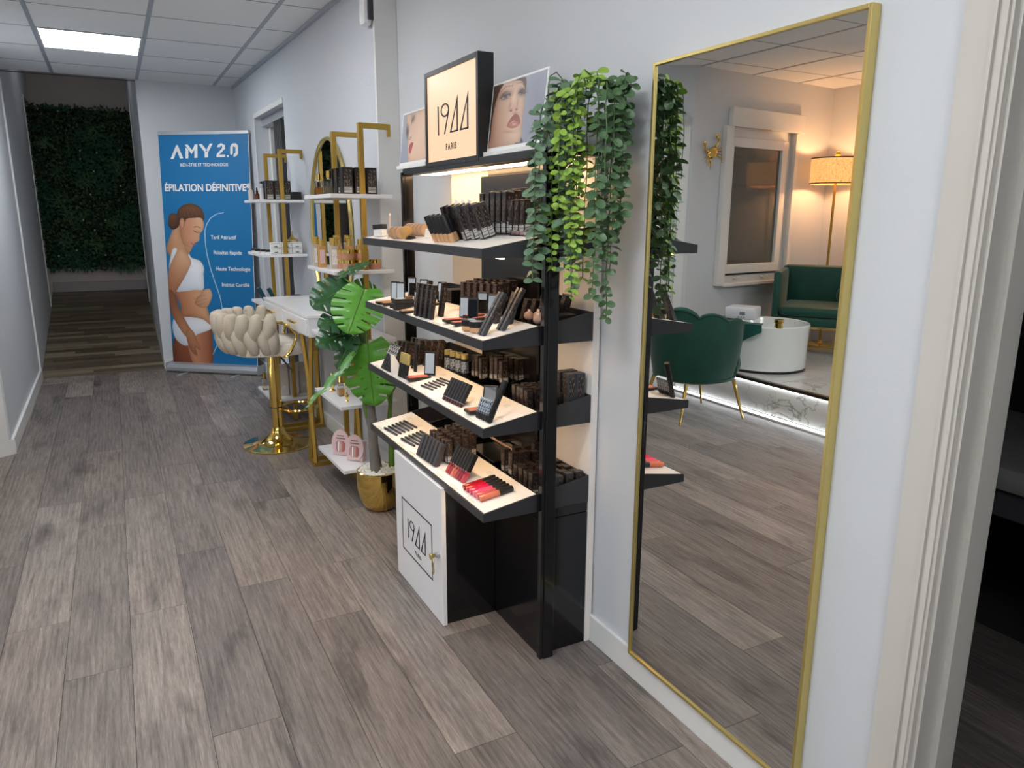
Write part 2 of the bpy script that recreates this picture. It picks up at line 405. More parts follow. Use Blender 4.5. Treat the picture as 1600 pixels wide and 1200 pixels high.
st = m.build('plank_strips', strip_m, rampbase); st['kind'] = 'stuff'

def wall(name, p, q, z0, z1, th=.1, m=wall_m):       # wall from p to q, thickness to the right of p->q
    p, q = Vector(p), Vector(q); t = (q-p).normalized(); n = Vector((t.y, -t.x))*th
    a = [p, q, q+n, p+n]
    return struct(MB().add([(v.x, v.y, z) for z in (z0, z1) for v in a], [(0,3,2,1),(4,5,6,7),(0,1,5,4),(1,2,6,5),(2,3,7,6),(3,0,4,7)]).build(name, m))
def wallm(mb, p, q, z0, z1, th):
    p, q = Vector(p), Vector(q); t = (q-p).normalized(); n = Vector((t.y, -t.x))*th; a = [p, q, q+n, p+n]
    mb.add([(v.x, v.y, z) for z in (z0, z1) for v in a], [(0,3,2,1),(4,5,6,7),(0,1,5,4),(1,2,6,5),(2,3,7,6),(3,0,4,7)])
# right wall (near stretch) with the doorway
mb = MB()
mb.box(XR, XR+.12, .80, 3.54, 0, ZC+.1); mb.box(XR, XR+.12, -.25, .80, 2.15, ZC+.1); mb.box(XR, XR+.12, -1.2, -.25, 0, ZC+.1)
struct(mb.build('wall_right', wall_m))
# far right wall with window opening
mb = MB(); WY0, WY1, WZ0, WZ1 = 5.42, 6.40, .13, 2.10
for a, b_, z0, z1 in ((3.54, WY0, 0, ZC+.1), (WY1, 7.24, 0, ZC+.1), (WY0, WY1, 0, WZ0), (WY0, WY1, WZ1, ZC+.1)):
    wallm(mb, fp(a), fp(b_), z0, z1, .24)
struct(mb.build('wall_far_right', rough_m))
# back wall, right of the hall opening; hall walls
wall('wall_back', (.288, 7.24), (1.09, 7.24), 0, ZC+.1, -.05)
mb = MB(); mb.box(.288, .42, 7.252, 9.2, 0, 3.1)
struct(mb.build('wall_hall_right', wall_m))
mb = MB(); mb.box(-.80, -.66, 7.245, 9.2, 0, 3.1)
struct(mb.build('wall_hall_left', wall_m))
struct(MB().box(-1.4, 1.0, 9.86, 9.96, 0, 3.1).build('wall_hall_end', mat('hall plaster', rgb(196, 184, 178), .6, var=.03)))
struct(MB().box(-1.4, 1.0, 7.25, 9.96, 3.05, 3.12).build('ceiling_hall', wall_m))
mb = MB(); mb.box(.288, .42, 9.2, 9.86, 2.52, 3.1); mb.box(-.80, -.66, 9.2, 9.86, 2.52, 3.1)
struct(mb.build('trim_1', wall_m))                                    # lintels over the hall's side openings
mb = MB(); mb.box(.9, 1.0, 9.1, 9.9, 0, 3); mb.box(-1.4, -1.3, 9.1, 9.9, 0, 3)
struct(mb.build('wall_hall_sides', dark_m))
struct(MB().box(.43, 1.0, 9.1, 9.86, .40, .485).box(-1.4, -.81, 9.1, 9.86, .40, .485).build('floor_landing', fbase_m))
struct(MB().box(-.655, .285, 9.825, 9.86, RZ-.02, RZ+.10, .004).build('baseboard_hall', mat('hall skirting', rgb(160, 152, 150), .4, var=.03)))
struct(MB().box(-.655, .284, 7.245, 7.30, ZC+.06, 3.04).build('wall_back_lintel', wall_m))
mb = MB(); mb.box(.281, .288, 9.19, 9.2, .4, 2.52); mb.box(-.66, -.652, 9.19, 9.2, .4, 2.52)
struct(mb.build('trim_2', trim_m))
# left wall, its base, and the slanted door wall seen in the mirror
wall('wall_left', (-.66, 7.24), (-.645, 5.0), 0, ZC+.1, .1)
C1 = Vector((-.655, 4.985)); C2 = Vector((-1.453, 4.525)); C3 = Vector((-3.215, 4.756))
wall('wall_left_corner', (C2.x, C2.y), (C1.x, C1.y), 0, ZC+.1, -.09)
mb = MB()
tt = (C3-C2).normalized()
def wp(x, d=0):                # on the window wall at world x, d into the room (towards -y)
    t = (x-C2.x)/tt.x; n = Vector((-tt.y, tt.x)); p = C2+tt*t+n*d; return (p.x, p.y)
wx0, wx1 = -1.86, -2.70
wallm(mb, wp(wx0), (C2.x, C2.y), 0, ZC+.1, -.16); wallm(mb, (C3.x, C3.y), wp(wx1), 0, ZC+.1, -.16)
wallm(mb, wp(wx1), wp(wx0), 0, .82, -.16); wallm(mb, wp(wx1), wp(wx0), 2.05, ZC+.1, -.16)
struct(mb.build('wall_window', wall_m))
struct(MB().box(-3.315, -3.215, -.7, 4.9, 0, ZC+.1).build('wall_far_left', wall_m))
struct(MB().box(-3.3, 1.4, -1.3, -1.2, 0, ZC+.1).build('wall_front', wall_m))
# dark room beyond the doorway
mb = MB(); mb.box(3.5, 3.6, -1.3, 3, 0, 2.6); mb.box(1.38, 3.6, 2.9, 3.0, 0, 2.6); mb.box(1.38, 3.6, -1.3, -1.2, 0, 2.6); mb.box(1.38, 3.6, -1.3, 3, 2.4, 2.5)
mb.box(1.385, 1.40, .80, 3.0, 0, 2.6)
struct(mb.build('wall_treatment_room', mat('unlit room darkness', rgb(26, 26, 30), .8, var=.1)))  # near-black colour stands in for the darkness of the unlit room
# return between the two stretches of wall
struct(MB().box(1.155, 1.262, 3.54, 3.56, 0, ZC+.1).build('trim_3', trim_m))
# skirting boards
struct(MB().box(XR-.012, XR, .80, 3.54, 0, .092, .003).build('baseboard_right', trim_m))
mb = MB(); p0, p1 = fp(WY0-.04), fp(3.55); wallm(mb, p1, p0, 0, .09, -.012); p0, p1 = fp(7.24), fp(WY1+.02); wallm(mb, p1, p0, 0, .09, -.012)
struct(mb.build('baseboard_far_right', trim_m))
struct(MB().box(.29, 1.045, 7.226, 7.24, 0, .085, .003).build('baseboard_back', trim_m))
mb = MB(); wallm(mb, (-.645, 4.995), (-.66, 7.23), 0, .085, .016); wallm(mb, (-.63, 4.985), (-.70, 4.950), 0, .085, -.014)
struct(mb.build('baseboard_left', trim_m))
struct(MB().box(-.682, -.648, 7.222, 7.24, 0, ZC).build('trim_4', trim_m))
# casing of the doorway on the right
mb = MB(); y0 = .804
for a, b_, d in ((0, .05, .014), (.05, .056, .019), (.056, .062, .013), (.062, .072, .017), (.072, .078, .012)): mb.box(XR-d, XR+.001, y0-b_, y0-a, 0, 2.2)
mb.box(XR, XR+.13, y0-.085, y0-.004, 0, 2.15); mb.box(XR+.05, XR+.10, y0-.097, y0-.08, 0, 2.15); mb.box(XR-.012, XR+.13, -.25, y0-.01, 2.14, 2.22)
struct(mb.build('door_1', jamb_m, smooth=False))
# slanted wall: casing and white door seen only in the mirror and at the left border
t2 = (C1-C2).normalized(); M2 = basis((C2.x, C2.y, 0), (t2.x, t2.y, 0), (0, 0, 1))   # local x along the wall, y up, z out of the room
L2 = (C1-C2).length
def q2(mb): mb.M = M2; return mb
dr = struct(q2(MB()).box(.10, L2-.09, 0, 2.02, -.012, .012, .003).build('door_2', trim_m))
mb = q2(MB()); sgn = 1
mb.box(.03, .10, 0, 2.09, -.03, .03); mb.box(L2-.09, L2-.01, 0, 2.09, -.03, .03); mb.box(.03, L2-.01, 2.02, 2.09, -.03, .03)
mb.build('door_frame', trim_m, dr)
mb = q2(MB())
for a, b_ in ((.14, 1.0), (1.08, 1.92)):
    for x0, x1, z0, z1 in ((.20, L2-.19, a, a+.02), (.20, L2-.19, b_-.02, b_), (.20, .22, a, b_), (L2-.21, L2-.19, a, b_)): mb.box(x0, x1, z0, z1, -.018, .018)
mb.build('door_moulding', trim_m, dr)
# ---------------------------------------------------------------- ceiling
ceil = struct(MB().box(-3.3, 1.4, -1.3, 7.24, ZC+.02, ZC+.06).build('ceiling', dark_m))
tm = MB().mat(tile_m).box(-.288, .288, -.2975, .2975, ZC, ZC+.012).mesh('ceiling_tile')
def tile(cx, cy, sx=1, sy=1):
    o = bpy.data.objects.new('ceiling_tile', tm); COL.objects.link(o); o.parent = ceil; o.location = (cx, cy, 0); o.scale = (sx, sy, 1)
LIGHTS = [(0, 5.85), (0, 3.45), (0, 1.05), (-1.8, 1.65), (-1.8, -.15), (0, -.75)]
for i in range(-6, 3):
    cx = .6*i
    for j in range(-3, 13):
        cy = -.15+.6*j-.0
        if cy < -1.2: continue
        if cx < -.9 and cy > 4.8: continue
        if any(abs(cx-a) < .1 and abs(cy-b_) < .1 for a, b_ in LIGHTS): continue
        ww = .576; x0, x1 = cx-.288, cx+.288; ya, yb = cy-.2975, cy+.2975
        x1 = min(x1, 1.262); x0 = max(x0, -3.21); yb = min(yb, 7.24); ya = max(ya, -1.2)
        if x1-x0 < .03 or yb-ya < .03: continue
        tile((x0+x1)/2, (ya+yb)/2, (x1-x0)/.576, (yb-ya)/.595)
for i in range(-6, 3):
    cx = .6*i+.3
    if cx > 1.24: continue
    y1 = 7.24 if cx > -.9 else 4.9
    MB().box(cx-.0115, cx+.0115, -1.2, y1, ZC-.003, ZC+.004).build('ceiling_rail', rail_m, ceil)
for j in range(-2, 13):
    cy = .15+.6*j
    x0 = -3.21 if cy < 4.8 else -.66
    MB().box(x0, 1.26, cy-.003, cy+.003, ZC-.001, ZC+.006).build('ceiling_rail', mat('shadow gap', rgb(104, 108, 112), .7, var=.05), ceil)
mb = MB(); wallm(mb, (fp(3.56)[0]-.0, 3.56), fp(7.22), ZC-.022, ZC-.001, -.02); mb.box(XR-.018, XR, -.2, 3.54, ZC-.022, ZC-.001)
struct(mb.build('trim_5', rail_m))
LP = None
for n, (cx, cy) in enumerate(LIGHTS):
    lab = ['square white led panel glowing in the ceiling above the hall end', 'glowing ceiling led panel above the makeup display aisle', 'glowing ceiling led panel nearest the camera above the floor',
           'glowing ceiling led panel beside the pedicure platform', 'glowing ceiling led panel over the front of the left bay', 'glowing ceiling led panel behind the camera'][n]
    t = thing('ceiling_light', lab, 'light', (cx, cy, ZC-.004), group='ceiling light panels')
    if LP is None:
        a = MB().box(-.276, .276, -.285, .285, -.001, .004).mesh('diffuser'); a.materials.append(panel_m)
        b2 = MB(); 
        for x0, x1, y0_, y1_ in ((-.288, -.276, -.2975, .2975), (.276, .288, -.2975, .2975), (-.276, .276, -.2975, -.285), (-.276, .276, .285, .2975)): b2.box(x0, x1, y0_, y1_, -.002, .012)
        b3 = b2.mesh('frame'); b3.materials.append(white_m); LP = (a, b3)
    for nm, me in zip(('diffuser', 'light_frame'), LP):
        o = bpy.data.objects.new(nm, me); COL.objects.link(o); o.parent = t

hl = thing('ceiling_light', 'added unseen fill light high in the ramped hall', 'light', (-.18, 8.6, 3.04))  # fill light added out of sight to brighten the hall
MB().box(-.12, .12, -.12, .12, -.012, 0, .003).build('diffuser', mat('hall fill panel', (1, 1, 1, 1), .5, emis=(.95, .96, 1, 1), es=6, var=.001), hl)

# frame of the far right wall: local -x is into the room, local y is (nearly) world y
O0 = FA-fdir*(3.54/fdir.y)
MF = Matrix(((-fnor.x, fdir.x, 0, O0.x), (-fnor.y, fdir.y, 0, O0.y), (0, 0, 1, 0), (0, 0, 0, 1)))
def inF(mb=None): mb = mb or MB(); mb.M = MF; return mb
# tall window in the far wall
win = struct(inF().box(.10, .15, WY0, WY0+.055, WZ0, WZ1).box(.10, .15, WY1-.07, WY1, WZ0, WZ1).box(.10, .15, WY0, WY1, WZ1-.07, WZ1).box(.10, .15, WY0, WY1, WZ0, WZ0+.09)
             .box(.09, .14, 6.03, 6.13, WZ0, WZ1).build('window_1', pvc_m))
inF().box(-.006, 0, WY1, WY1+.03, WZ0, WZ1+.04).box(-.006, 0, WY0, WY1+.03, WZ1, WZ1+.035).build('window_casing', trim_m, win)
inF().box(.125, .13, WY0+.05, WY1-.06, WZ0+.08, WZ1-.06).build('pane', glassdark_m, win)
inF().box(.05, .10, WY0, WY1, WZ1-.06, WZ1-.001).build('blind_rail', alu_m, win)
for i in range(9):
    yy = 5.80+i*.026
    inF().box(.06+.02*(i % 2), .095, yy, yy+.018, WZ0+.02, WZ1-.06).build('blind_slat', curtain_m, win)

# ---------------------------------------------------------------- hall green wall
gw = thing('green_wall_panel', 'dark artificial foliage panel covering the end wall of the hall', 'green wall', (-.18, 9.84, 1.62))
rv = random.Random(5); mb = MB()
bk = MB().box(-.50, .48, -.005, .018, -.86, .86).build('backing', mat('foliage backing', (.006, .014, .008, 1), .9, var=.2), gw)
lm = [mat('hedge leaf', (.03, .12, .06, 1), .6, var=.5, vscale=3), mat('hedge dark leaf', (.014, .055, .03, 1), .6, var=.4, vscale=3), mat('hedge olive leaf', (.08, .14, .05, 1), .6, var=.4, vscale=3)]
for i in range(9000):
    x = rv.uniform(-.5, .49); z = rv.uniform(-.88, .88); cl = math.sin(x*7+z*3)+math.sin(z*6-x*4)
    mb.mat(lm[0] if cl > .3 else (lm[1] if rv.random() < .6 else lm[2]))
    p = Vector((x, -.01-rv.random()*.07, z)); L_ = rv.uniform(.02, .055); a = rv.uniform(0, 2*PI)
    d = Vector((math.cos(a), -rv.uniform(.1, .9), math.sin(a))).normalized()*L_; s_ = d.cross(Vector((rv.uniform(-1,1), -1, rv.uniform(-1,1)))).normalized()*L_*.28
    mb.add([p, p+d*.5+s_, p+d, p+d*.5-s_], [(0,1,2,3)])
for i in range(60):             # drooping fern at the lower right
    p = Vector((.28+rv.gauss(0, .06), -.05, -.82)); a = rv.uniform(-1.2, 1.2); d = Vector((math.sin(a), -.2, -math.cos(a)))*rv.uniform(.07, .16); s_ = Vector((d.z, 0, -d.x)).normalized()*.006
    mb.mat(lm[0]).add([p, p+d*.5+s_, p+d, p+d*.5-s_], [(0,1,2,3)])
for cx0, cz0 in ((-.28, .18), (-.22, -.25), (-.3, -.1), (.2, -.35), (-.05, .1), (.3, .3), (-.38, .5), (.1, .62), (.0, -.6), (-.33, -.55)):   # fern tufts
    for i in range(34):
        a = rv.uniform(0, 2*PI); p = Vector((cx0+rv.gauss(0, .03), -.09, cz0+rv.gauss(0, .03))); d = Vector((math.cos(a), -.35, math.sin(a)-.2)).normalized()*rv.uniform(.05, .12); s_ = d.cross(Vector((0, -1, 0))).normalized()*.006
        mb.mat(lm[2] if i % 3 else lm[0]).add([p, p+d*.5+s_, p+d, p+d*.5-s_], [(0,1,2,3)])
fo = mb.build('foliage', None, gw); fo['kind'] = 'stuff'
fl = None
for x, z in ((-.40,.83),(-.21,.82),(-.05,.42),(.11,.40),(.34,.44),(-.06,.33),(.06,.20),(.31,.05),(.33,-.02),(.0,-.05),(-.10,-.33),(.12,-.33),(.0,-.44),(-.2,-.66),(.08,-.72),(-.38,-.72)):
    if fl is None:
        m = MB()
        for k in range(5):
            a = 2*PI*k/5; c = Vector((math.cos(a), -.3, math.sin(a)))*.011; s_ = Vector((-math.sin(a), 0, math.cos(a)))*.006
            m.add([(0,0,0), tuple(c*.5+s_), tuple(c), tuple(c*.5-s_)], [(0,1,2,3)])
        fl = m.mat(mat('white blossom', rgb(190, 196, 186), .6, var=.05)).mesh('flower')
    o = bpy.data.objects.new('flower', fl); COL.objects.link(o); o.parent = gw; o.location = (x, -.09, z)

# ---------------------------------------------------------------- printed pictures (flat prints painted on a colour grid)
def catmull(pts, k=6):
    p = [np.array(q, float) for q in pts]; n = len(p); out = []
    for i in range(n):
        a, b, c, d = p[i-1], p[i], p[(i+1) % n], p[(i+2) % n]
        for j in range(k):
            t = j/k; out.append(.5*((2*b)+(-a+c)*t+(2*a-5*b+4*c-d)*t*t+(-a+3*b-3*c+d)*t**3))
    return np.array(out)
class Paint:
    def __init__(s, W, H, corners, bg):
        s.W, s.H = W, H
        u, v = np.meshgrid((np.arange(W)+.5)/W, (np.arange(H)+.5)/H)
        (x0,y0),(x1,y1),(x2,y2),(x3,y3) = corners    # TL TR BL BR of the drawing sheet
        s.X = (x0*(1-u)+x1*u)*(1-v)+(x2*(1-u)+x3*u)*v; s.Y = (y0*(1-u)+y1*u)*(1-v)+(y2*(1-u)+y3*u)*v
        s.C = np.zeros((H, W, 3)); s.C[:] = bg
    def dist(s, P):
        X, Y = s.X, s.Y; d = np.full(X.shape, 1e9); ins = np.zeros(X.shape, bool); n = len(P)
        for i in range(n):
            ax, ay = P[i]; bx, by = P[(i+1) % n]; ex, ey = bx-ax, by-ay; L2_ = ex*ex+ey*ey+1e-9
            t = np.clip(((X-ax)*ex+(Y-ay)*ey)/L2_, 0, 1); d = np.minimum(d, (X-ax-t*ex)**2+(Y-ay-t*ey)**2)
            c = ((ay > Y) != (by > Y)); 
            if ay != by: ins ^= c & (X < (bx-ax)*(Y-ay)/(by-ay)+ax)
        return np.sqrt(d)*np.where(ins, 1, -1)
    def fill(s, pts, col, col2=None, edge=0, ew=12, soft=1.5, smooth=True, a=1, gx=None):
        P = catmull(pts) if smooth else np.array(pts, float); d = s.dist(P)
        m = np.clip(d/soft+.5, 0, 1)[..., None]*a; c = np.zeros(s.C.shape)+np.array(col)/255.
        if col2 is not None:
            (xa, ya), (xb, yb) = gx; t = np.clip(((s.X-xa)*(xb-xa)+(s.Y-ya)*(yb-ya))/((xb-xa)**2+(yb-ya)**2), 0, 1)[..., None]
            c = c*(1-t)+np.array(col2)/255.*t
        if edge: c = c*(1-edge*np.exp(-np.maximum(d, 0)/ew))[..., None]
        s.C = s.C*(1-m)+c*m; return s
    def blob(s, x, y, rx, ry, col, a=.5, ang=0):
        c, n = math.cos(ang), math.sin(ang); dx = s.X-x; dy = s.Y-y
        q = ((dx*c+dy*n)/rx)**2+((-dx*n+dy*c)/ry)**2; m = (np.exp(-q*1.2)*a)[..., None]; s.C = s.C*(1-m)+np.array(col)/255.*m; return s
    def line(s, pts, w, col, a=1, soft=1.5, widths=None):
        P = np.array(pts, float); d = np.full(s.X.shape, 1e9)
        for i in range(len(P)-1):
            ax, ay = P[i]; ex, ey = P[i+1]-P[i]; t = np.clip(((s.X-ax)*ex+(s.Y-ay)*ey)/(ex*ex+ey*ey+1e-9), 0, 1)
            d = np.minimum(d, np.hypot(s.X-ax-t*ex, s.Y-ay-t*ey))
        m = np.clip((w/2-d)/soft+.5, 0, 1)[..., None]*a; s.C = s.C*(1-m)+np.array(col)/255.*m; return s
    def build(s, name, o, u, v, w, h, parent):     # sheet with its lower left corner at o, u to the right, v up
        W, H = s.W, s.H; o, u, v = Vector(o), Vector(u).normalized(), Vector(v).normalized()
        xs = np.linspace(0, w, W+1); ys = np.linspace(h, 0, H+1); gx_, gy_ = np.meshgrid(xs, ys)
        V = np.array(o)[None]+gx_.reshape(-1, 1)*np.array(u)+gy_.reshape(-1, 1)*np.array(v)
        i = np.arange(H)[:, None]*(W+1)+np.arange(W)[None]; F = np.stack([i+W+1, i+W+2, i+1, i], -1).reshape(-1, 4)
        me = bpy.data.meshes.new(name); me.vertices.add(len(V)); me.vertices.foreach_set('co', V.ravel())
        me.loops.add(F.size); me.polygons.add(len(F)); me.loops.foreach_set('vertex_index', F.ravel())
        me.polygons.foreach_set('loop_start', np.arange(len(F))*4); me.update(calc_edges=True); me.validate()
        at = me.color_attributes.new('ink', 'BYTE_COLOR', 'CORNER')
        c = np.clip(s.C, 0, 1); c = np.where(c <= .04045, c/12.92, ((c+.055)/1.055)**2.4)
        c = np.concatenate([c.reshape(-1, 3), np.ones((W*H, 1))], 1); at.data.foreach_set('color', np.repeat(c, 4, axis=0).ravel())
        me.materials.append(poster_m); ob = bpy.data.objects.new(name, me); COL.objects.link(ob); ob.parent = parent; return ob

# roll-up banner with the woman and the French text
BA, BB = Vector((.362, 7.13, 0)), Vector((1.025, 6.60, 0)); bu = (BB-BA).normalized(); bn = Vector((bu.y, -bu.x, 0)); BW = (BB-BA).length; BWs = BW-.035; bv = (Vector((0,0,1))+bu*.036).normalized()
ban = thing('roll_up_banner', 'blue roll-up banner with a woman in white underwear and French text', 'banner', tuple((BA+BB)/2))
BI = ban.matrix_basis.inverted(); bpy.context.view_layer.update()
def local(o_, par): o_.matrix_parent_inverse = par.matrix_basis.inverted(); return o_
MBn = basis(tuple(BA), tuple(bu), tuple(bv))        # local x along, y up, z towards the room
pt = Paint(170, 400, ((145,100),(527,90),(200,1105),(568,1120)), (10/255., 108/255., 164/255.))
pt.blob(330, 600, 260, 520, (16, 120, 178), .6)
sk, sk2 = (214, 160, 120), (150, 96, 66)
# far arm hidden; legs, hips, torso, head
pt.fill([(203,1000),(205,1110),(285,1115),(300,1060),(300,960),(250,930)], (170,98,66), (120,62,42), gx=((300,1000),(200,1080)), edge=.3, ew=14)
pt.fill([(262,960),(290,1112),(372,1112),(374,1000),(368,930),(330,900)], (205,140,104), (152,90,62), gx=((300,1000),(372,1000)), edge=.25, ew=10)
pt.fill([(205,900),(198,945),(215,1000),(262,1028),(300,980),(366,950),(371,925),(330,900),(262,892),(228,898)], (244,244,248), (205,212,224), gx=((330,920),(210,1010)), edge=.12, ew=10)
pt.fill([(215,775),(222,810),(236,850),(228,880),(220,896),(265,893),(330,903),(368,930),(360,880),(346,830),(334,770),(280,740)], (226,172,132), (178,112,76), gx=((330,820),(225,850)), edge=.22, ew=12)
pt.blob(255, 835, 14, 50, (190, 122, 84), .5)
pt.fill([(176,575),(188,620),(186,700),(215,745),(240,660),(288,580),(255,560),(238,520),(238,470),(228,450)], sk, (176,118,82), gx=((250,560),(180,640)), edge=.18, ew=12)   # back, neck
pt.fill([(205,585),(192,625),(186,690),(212,770),(240,778),(300,770),(336,765),(336,700),(338,670),(322,640),(285,625),(270,612),(245,700),(222,688),(205,640),(222,590)], (246,246,249), (214,220,230), gx=((300,660),(215,740)), edge=.12, ew=10)
pt.fill([(252,590),(282,640),(274,672),(250,720),(215,780),(190,830),(180,760),(182,700),(190,660),(215,610),(232,588)], (224,172,136), (178,118,84), gx=((270,640),(185,740)), edge=.15, ew=10)    # upper arm
pt.fill([(186,770),(188,860),(214,920),(258,985),(282,962),(262,920),(228,850),(216,800)], (196,132,94), (150,92,62), gx=((270,900),(190,850)), edge=.2, ew=10)   # forearm
pt.fill([(258,965),(264,1010),(280,1050),(302,1074),(307,1066),(300,1035),(318,1050),(321,1036),(306,1000),(290,960),(272,950)], (206,146,108), (168,104,74), gx=((310,980),(260,1020)), edge=.2, ew=6)
pt.fill([(336,770),(362,765),(373,790),(366,822),(350,848),(330,852),(308,842),(298,830),(306,806),(322,790)], (228,178,142), (196,136,100), gx=((370,790),(300,830)), edge=.15, ew=6)   # other hand on the belly
for a, b_ in (((345,792),(296,812)), ((350,808),(296,829)), ((346,824),(312,842))): pt.line([a, b_], 2, (150, 96, 68), .6)
pt.fill([(232,470),(236,520),(246,560),(262,572),(284,580),(296,566),(300,560),(318,548),(322,520),(336,500),(338,470),(322,440),(285,425),(245,440)], (228,176,142), (188,126,92), gx=((330,500),(240,500)), edge=.12, ew=8)    # face
pt.fill([(222,450),(226,420),(246,398),(280,388),(318,400),(338,428),(340,462),(326,450),(298,450),(276,452),(262,458),(252,490),(240,478),(230,470)], (112,72,44), (70,44,28), gx=((280,400),(250,480)), edge=.3, ew=6)  # hair
pt.fill([(184,462),(190,438),(210,430),(228,444),(234,470),(226,492),(204,502),(186,488)], (116,74,46), (72,44,28), gx=((200,440),(215,495)), edge=.35, ew=7)  # bun
for k in range(5): pt.line([(236+k*14, 404+abs(k-2)*4), (240+k*18, 445)], 1.6, (158, 108, 70), .5)
pt.fill([(234,465),(242,452),(254,458),(256,478),(246,500),(236,488)], (214,150,116), edge=.3, ew=4)     # ear
pt.line([(296,506),(310,514),(318,512)], 3.2, (60, 34, 24), .9); pt.line([(296,490),(312,488),(324,494)], 3, (92, 58, 38), .8)
pt.line([(284,560),(298,568),(306,566)], 4, (186, 92, 84), .9); pt.blob(290, 530, 16, 12, (222, 150, 120), .5)
pt.line([(320,512),(325,528),(314,538)], 2, (170, 110, 80), .6)
pt.line([(250,560),(268,600)], 3, (168,108,76), .5); pt.blob(262, 588, 14, 18, (170, 108, 76), .35)
crv = [(423,427),(395,432),(368,450),(350,480),(343,510),(345,560),(352,610),(366,670),(388,740),(408,800),(416,850),(417,900),(412,960),(400,1010),(376,1068)]
pt.line(crv, 2.6, (235, 240, 245), .95)
prn = pt.build('printed_sheet', tuple(BA+Vector((0,0,.075))+bn*.004), tuple(bu), tuple(bv), BWs, 1.93, None); prn.parent = ban; local(prn, ban)
def bpart(mb, name, m, smooth=False): o_ = mb.build(name, m, ban, smooth); local(o_, ban); return o_
mb = MB(); mb.M = MBn
bpart(mb.box(-.006, BWs+.006, 2.0, 2.03, -.008, .012, .004), 'top_rail', alu_m)
mb = MB(); mb.M = MBn
mb.box(0, BWs, .075, 2.0, -.003, .003); bpart(mb, 'sheet_back', paper_m)
mb = MB(); 
ub = Matrix.Translation(BA)@Matrix.Rotation(math.atan2(bu.y, bu.x), 4, 'Z')
mb.M = ub
mb.prism([(-.05,.006),(.075,.006),(.088,.02),(.088,.045),(.06,.072),(.01,.08),(-.045,.062),(-.052,.03)], (-.01,0,0), (0,-1,0), (0,0,1), -(BW+.02))
bpart(mb, 'base_cassette', alu_m)
mb = MB(); mb.M = ub; mb.box(-.018, -.01, -.095, .055, .004, .085, .003).box(BW+.01, BW+.018, -.095, .055, .004, .085, .003); bpart(mb, 'end_cap', alu_m)
for fx_ in (.16, .66):
    mb = MB(); mb.M = ub; mb.box(fx_, fx_+.035, -.21, -.06, .0, .006, .002); bpart(mb, 'foot', alu_m)
def btext(txt, size, x, z, m=paper_m, **k):
    o_ = put_text('lettering', txt, size, BA+bu*x+bn*.0055+bv*z, bu, bv, m, ban, **k); local(o_, ban); return o_
def bx(px, py):      # drawing sheet position to banner metres
    v = (py-95)/1018.; xl = 145+55*v; xr = 527+41*v; return (px-xl)/(xr-xl)*BWs, .075+1.93*(1-v)
# AMY 2.0 in cut stencil letters, built from strokes
def strokes(lst, name='lettering'):
    mb = MB()
    for poly in lst: mb.prism(poly, BA+bn*.0045, bu, bv, .0008)
    o_ = mb.build(name, paper_m, ban); local(o_, ban)
def L_(px, py): return bx(px, py)
def quad(*p): return [L_(*q) for q in p]
strokes([quad((197,197),(210,197),(228,155),(222,139)), quad((222,139),(228,139),(252,195),(238,196),(224,160)),
         quad((262,196),(274,195),(274,160),(262,150)), quad((259,138),(272,138),(293,165),(288,178)), quad((300,138),(313,137),(313,193),(300,194)), quad((292,172),(300,160),(300,144),(288,163)),
         quad((318,137),(332,136),(352,162),(344,170)), quad((352,160),(366,135),(378,135),(358,172)), quad((344,168),(358,168),(358,192),(344,193)),
         quad((396,150),(401,140),(413,134),(420,136),(414,146),(408,150)), quad((416,136),(430,142),(431,156),(404,183),(394,190),(396,178),(418,155),(418,148)), quad((394,182),(431,181),(431,191),(394,192)),
         quad((438,184),(446,184),(446,191),(438,191)), quad((452,150),(458,138),(470,134),(470,144),(463,150),(463,176),(456,184),(452,178)), quad((474,134),(483,142),(485,150),(485,178),(478,188),(466,191),(466,181),(474,174),(474,152),(462,146))])
x_, z_ = bx(341, 229); btext('BIEN-ÊTRE ET TECHNOLOGIE', .034, x_, z_, sx=.98, bold=.015)
x_, z_ = bx(352, 334); btext('ÉPILATION DÉFINITIVE*', .080, x_, z_, sx=.93, bold=.03)
for tx, px, py in (('Tarif Attractif', 422, 542), ('Résultat Rapide', 440, 609), ('Haute Technologie', 463, 681), ('Institut Certifié', 474, 752)):
    x_, z_ = bx(px, py); btext(tx, .045, x_, z_, sx=.93, bold=.012)
x_, z_ = bx(470, 1064); btext('www.', .036, x_, z_); x_, z_ = bx(470, 1115); btext('- - - - - - - - - - - - - - - - - - - -', .016, x_, z_)

# ---------------------------------------------------------------- ladder shelves with gold frames
POLE = .024
def rack(y0, y1, lab):
    t = thing('shelf_rack', lab, 'shelf rack', (fp((y0+y1)/2, .15)[0], (y0+y1)/2, 0)); 
    def F(mb, n, m): o_ = mb.build(n, m, t); local(o_, t); return o_
    for yy in (y0+.02, y1-.02):
        a, b_ = (yy-POLE/2, yy+POLE/2)
        F(inF().box(-.152, -.128, a, b_, 0, 1.765, .002).box(-.128, -.0, a, b_, 1.741, 1.765, .002).box(-.012, 0, a, b_, 1.71, 1.745, .002), 'pole', goldp_m)
    F(inF().box(-.152, -.128, y0+.03, y1-.03, .0, .022, .002), 'foot_bar', goldp_m)
    for z in (1.455, 1.112, .785, .475, .155):
        F(inF().box(-.295, -.004, y0, y1, z-.018, z, .002), 'shelf', white_m)
    return t
rackL = rack(4.98, 5.45, 'gold framed wall rack with white shelves beside the window')
rackR = rack(3.38, 3.84, 'gold framed wall rack with white shelves behind the monstera')

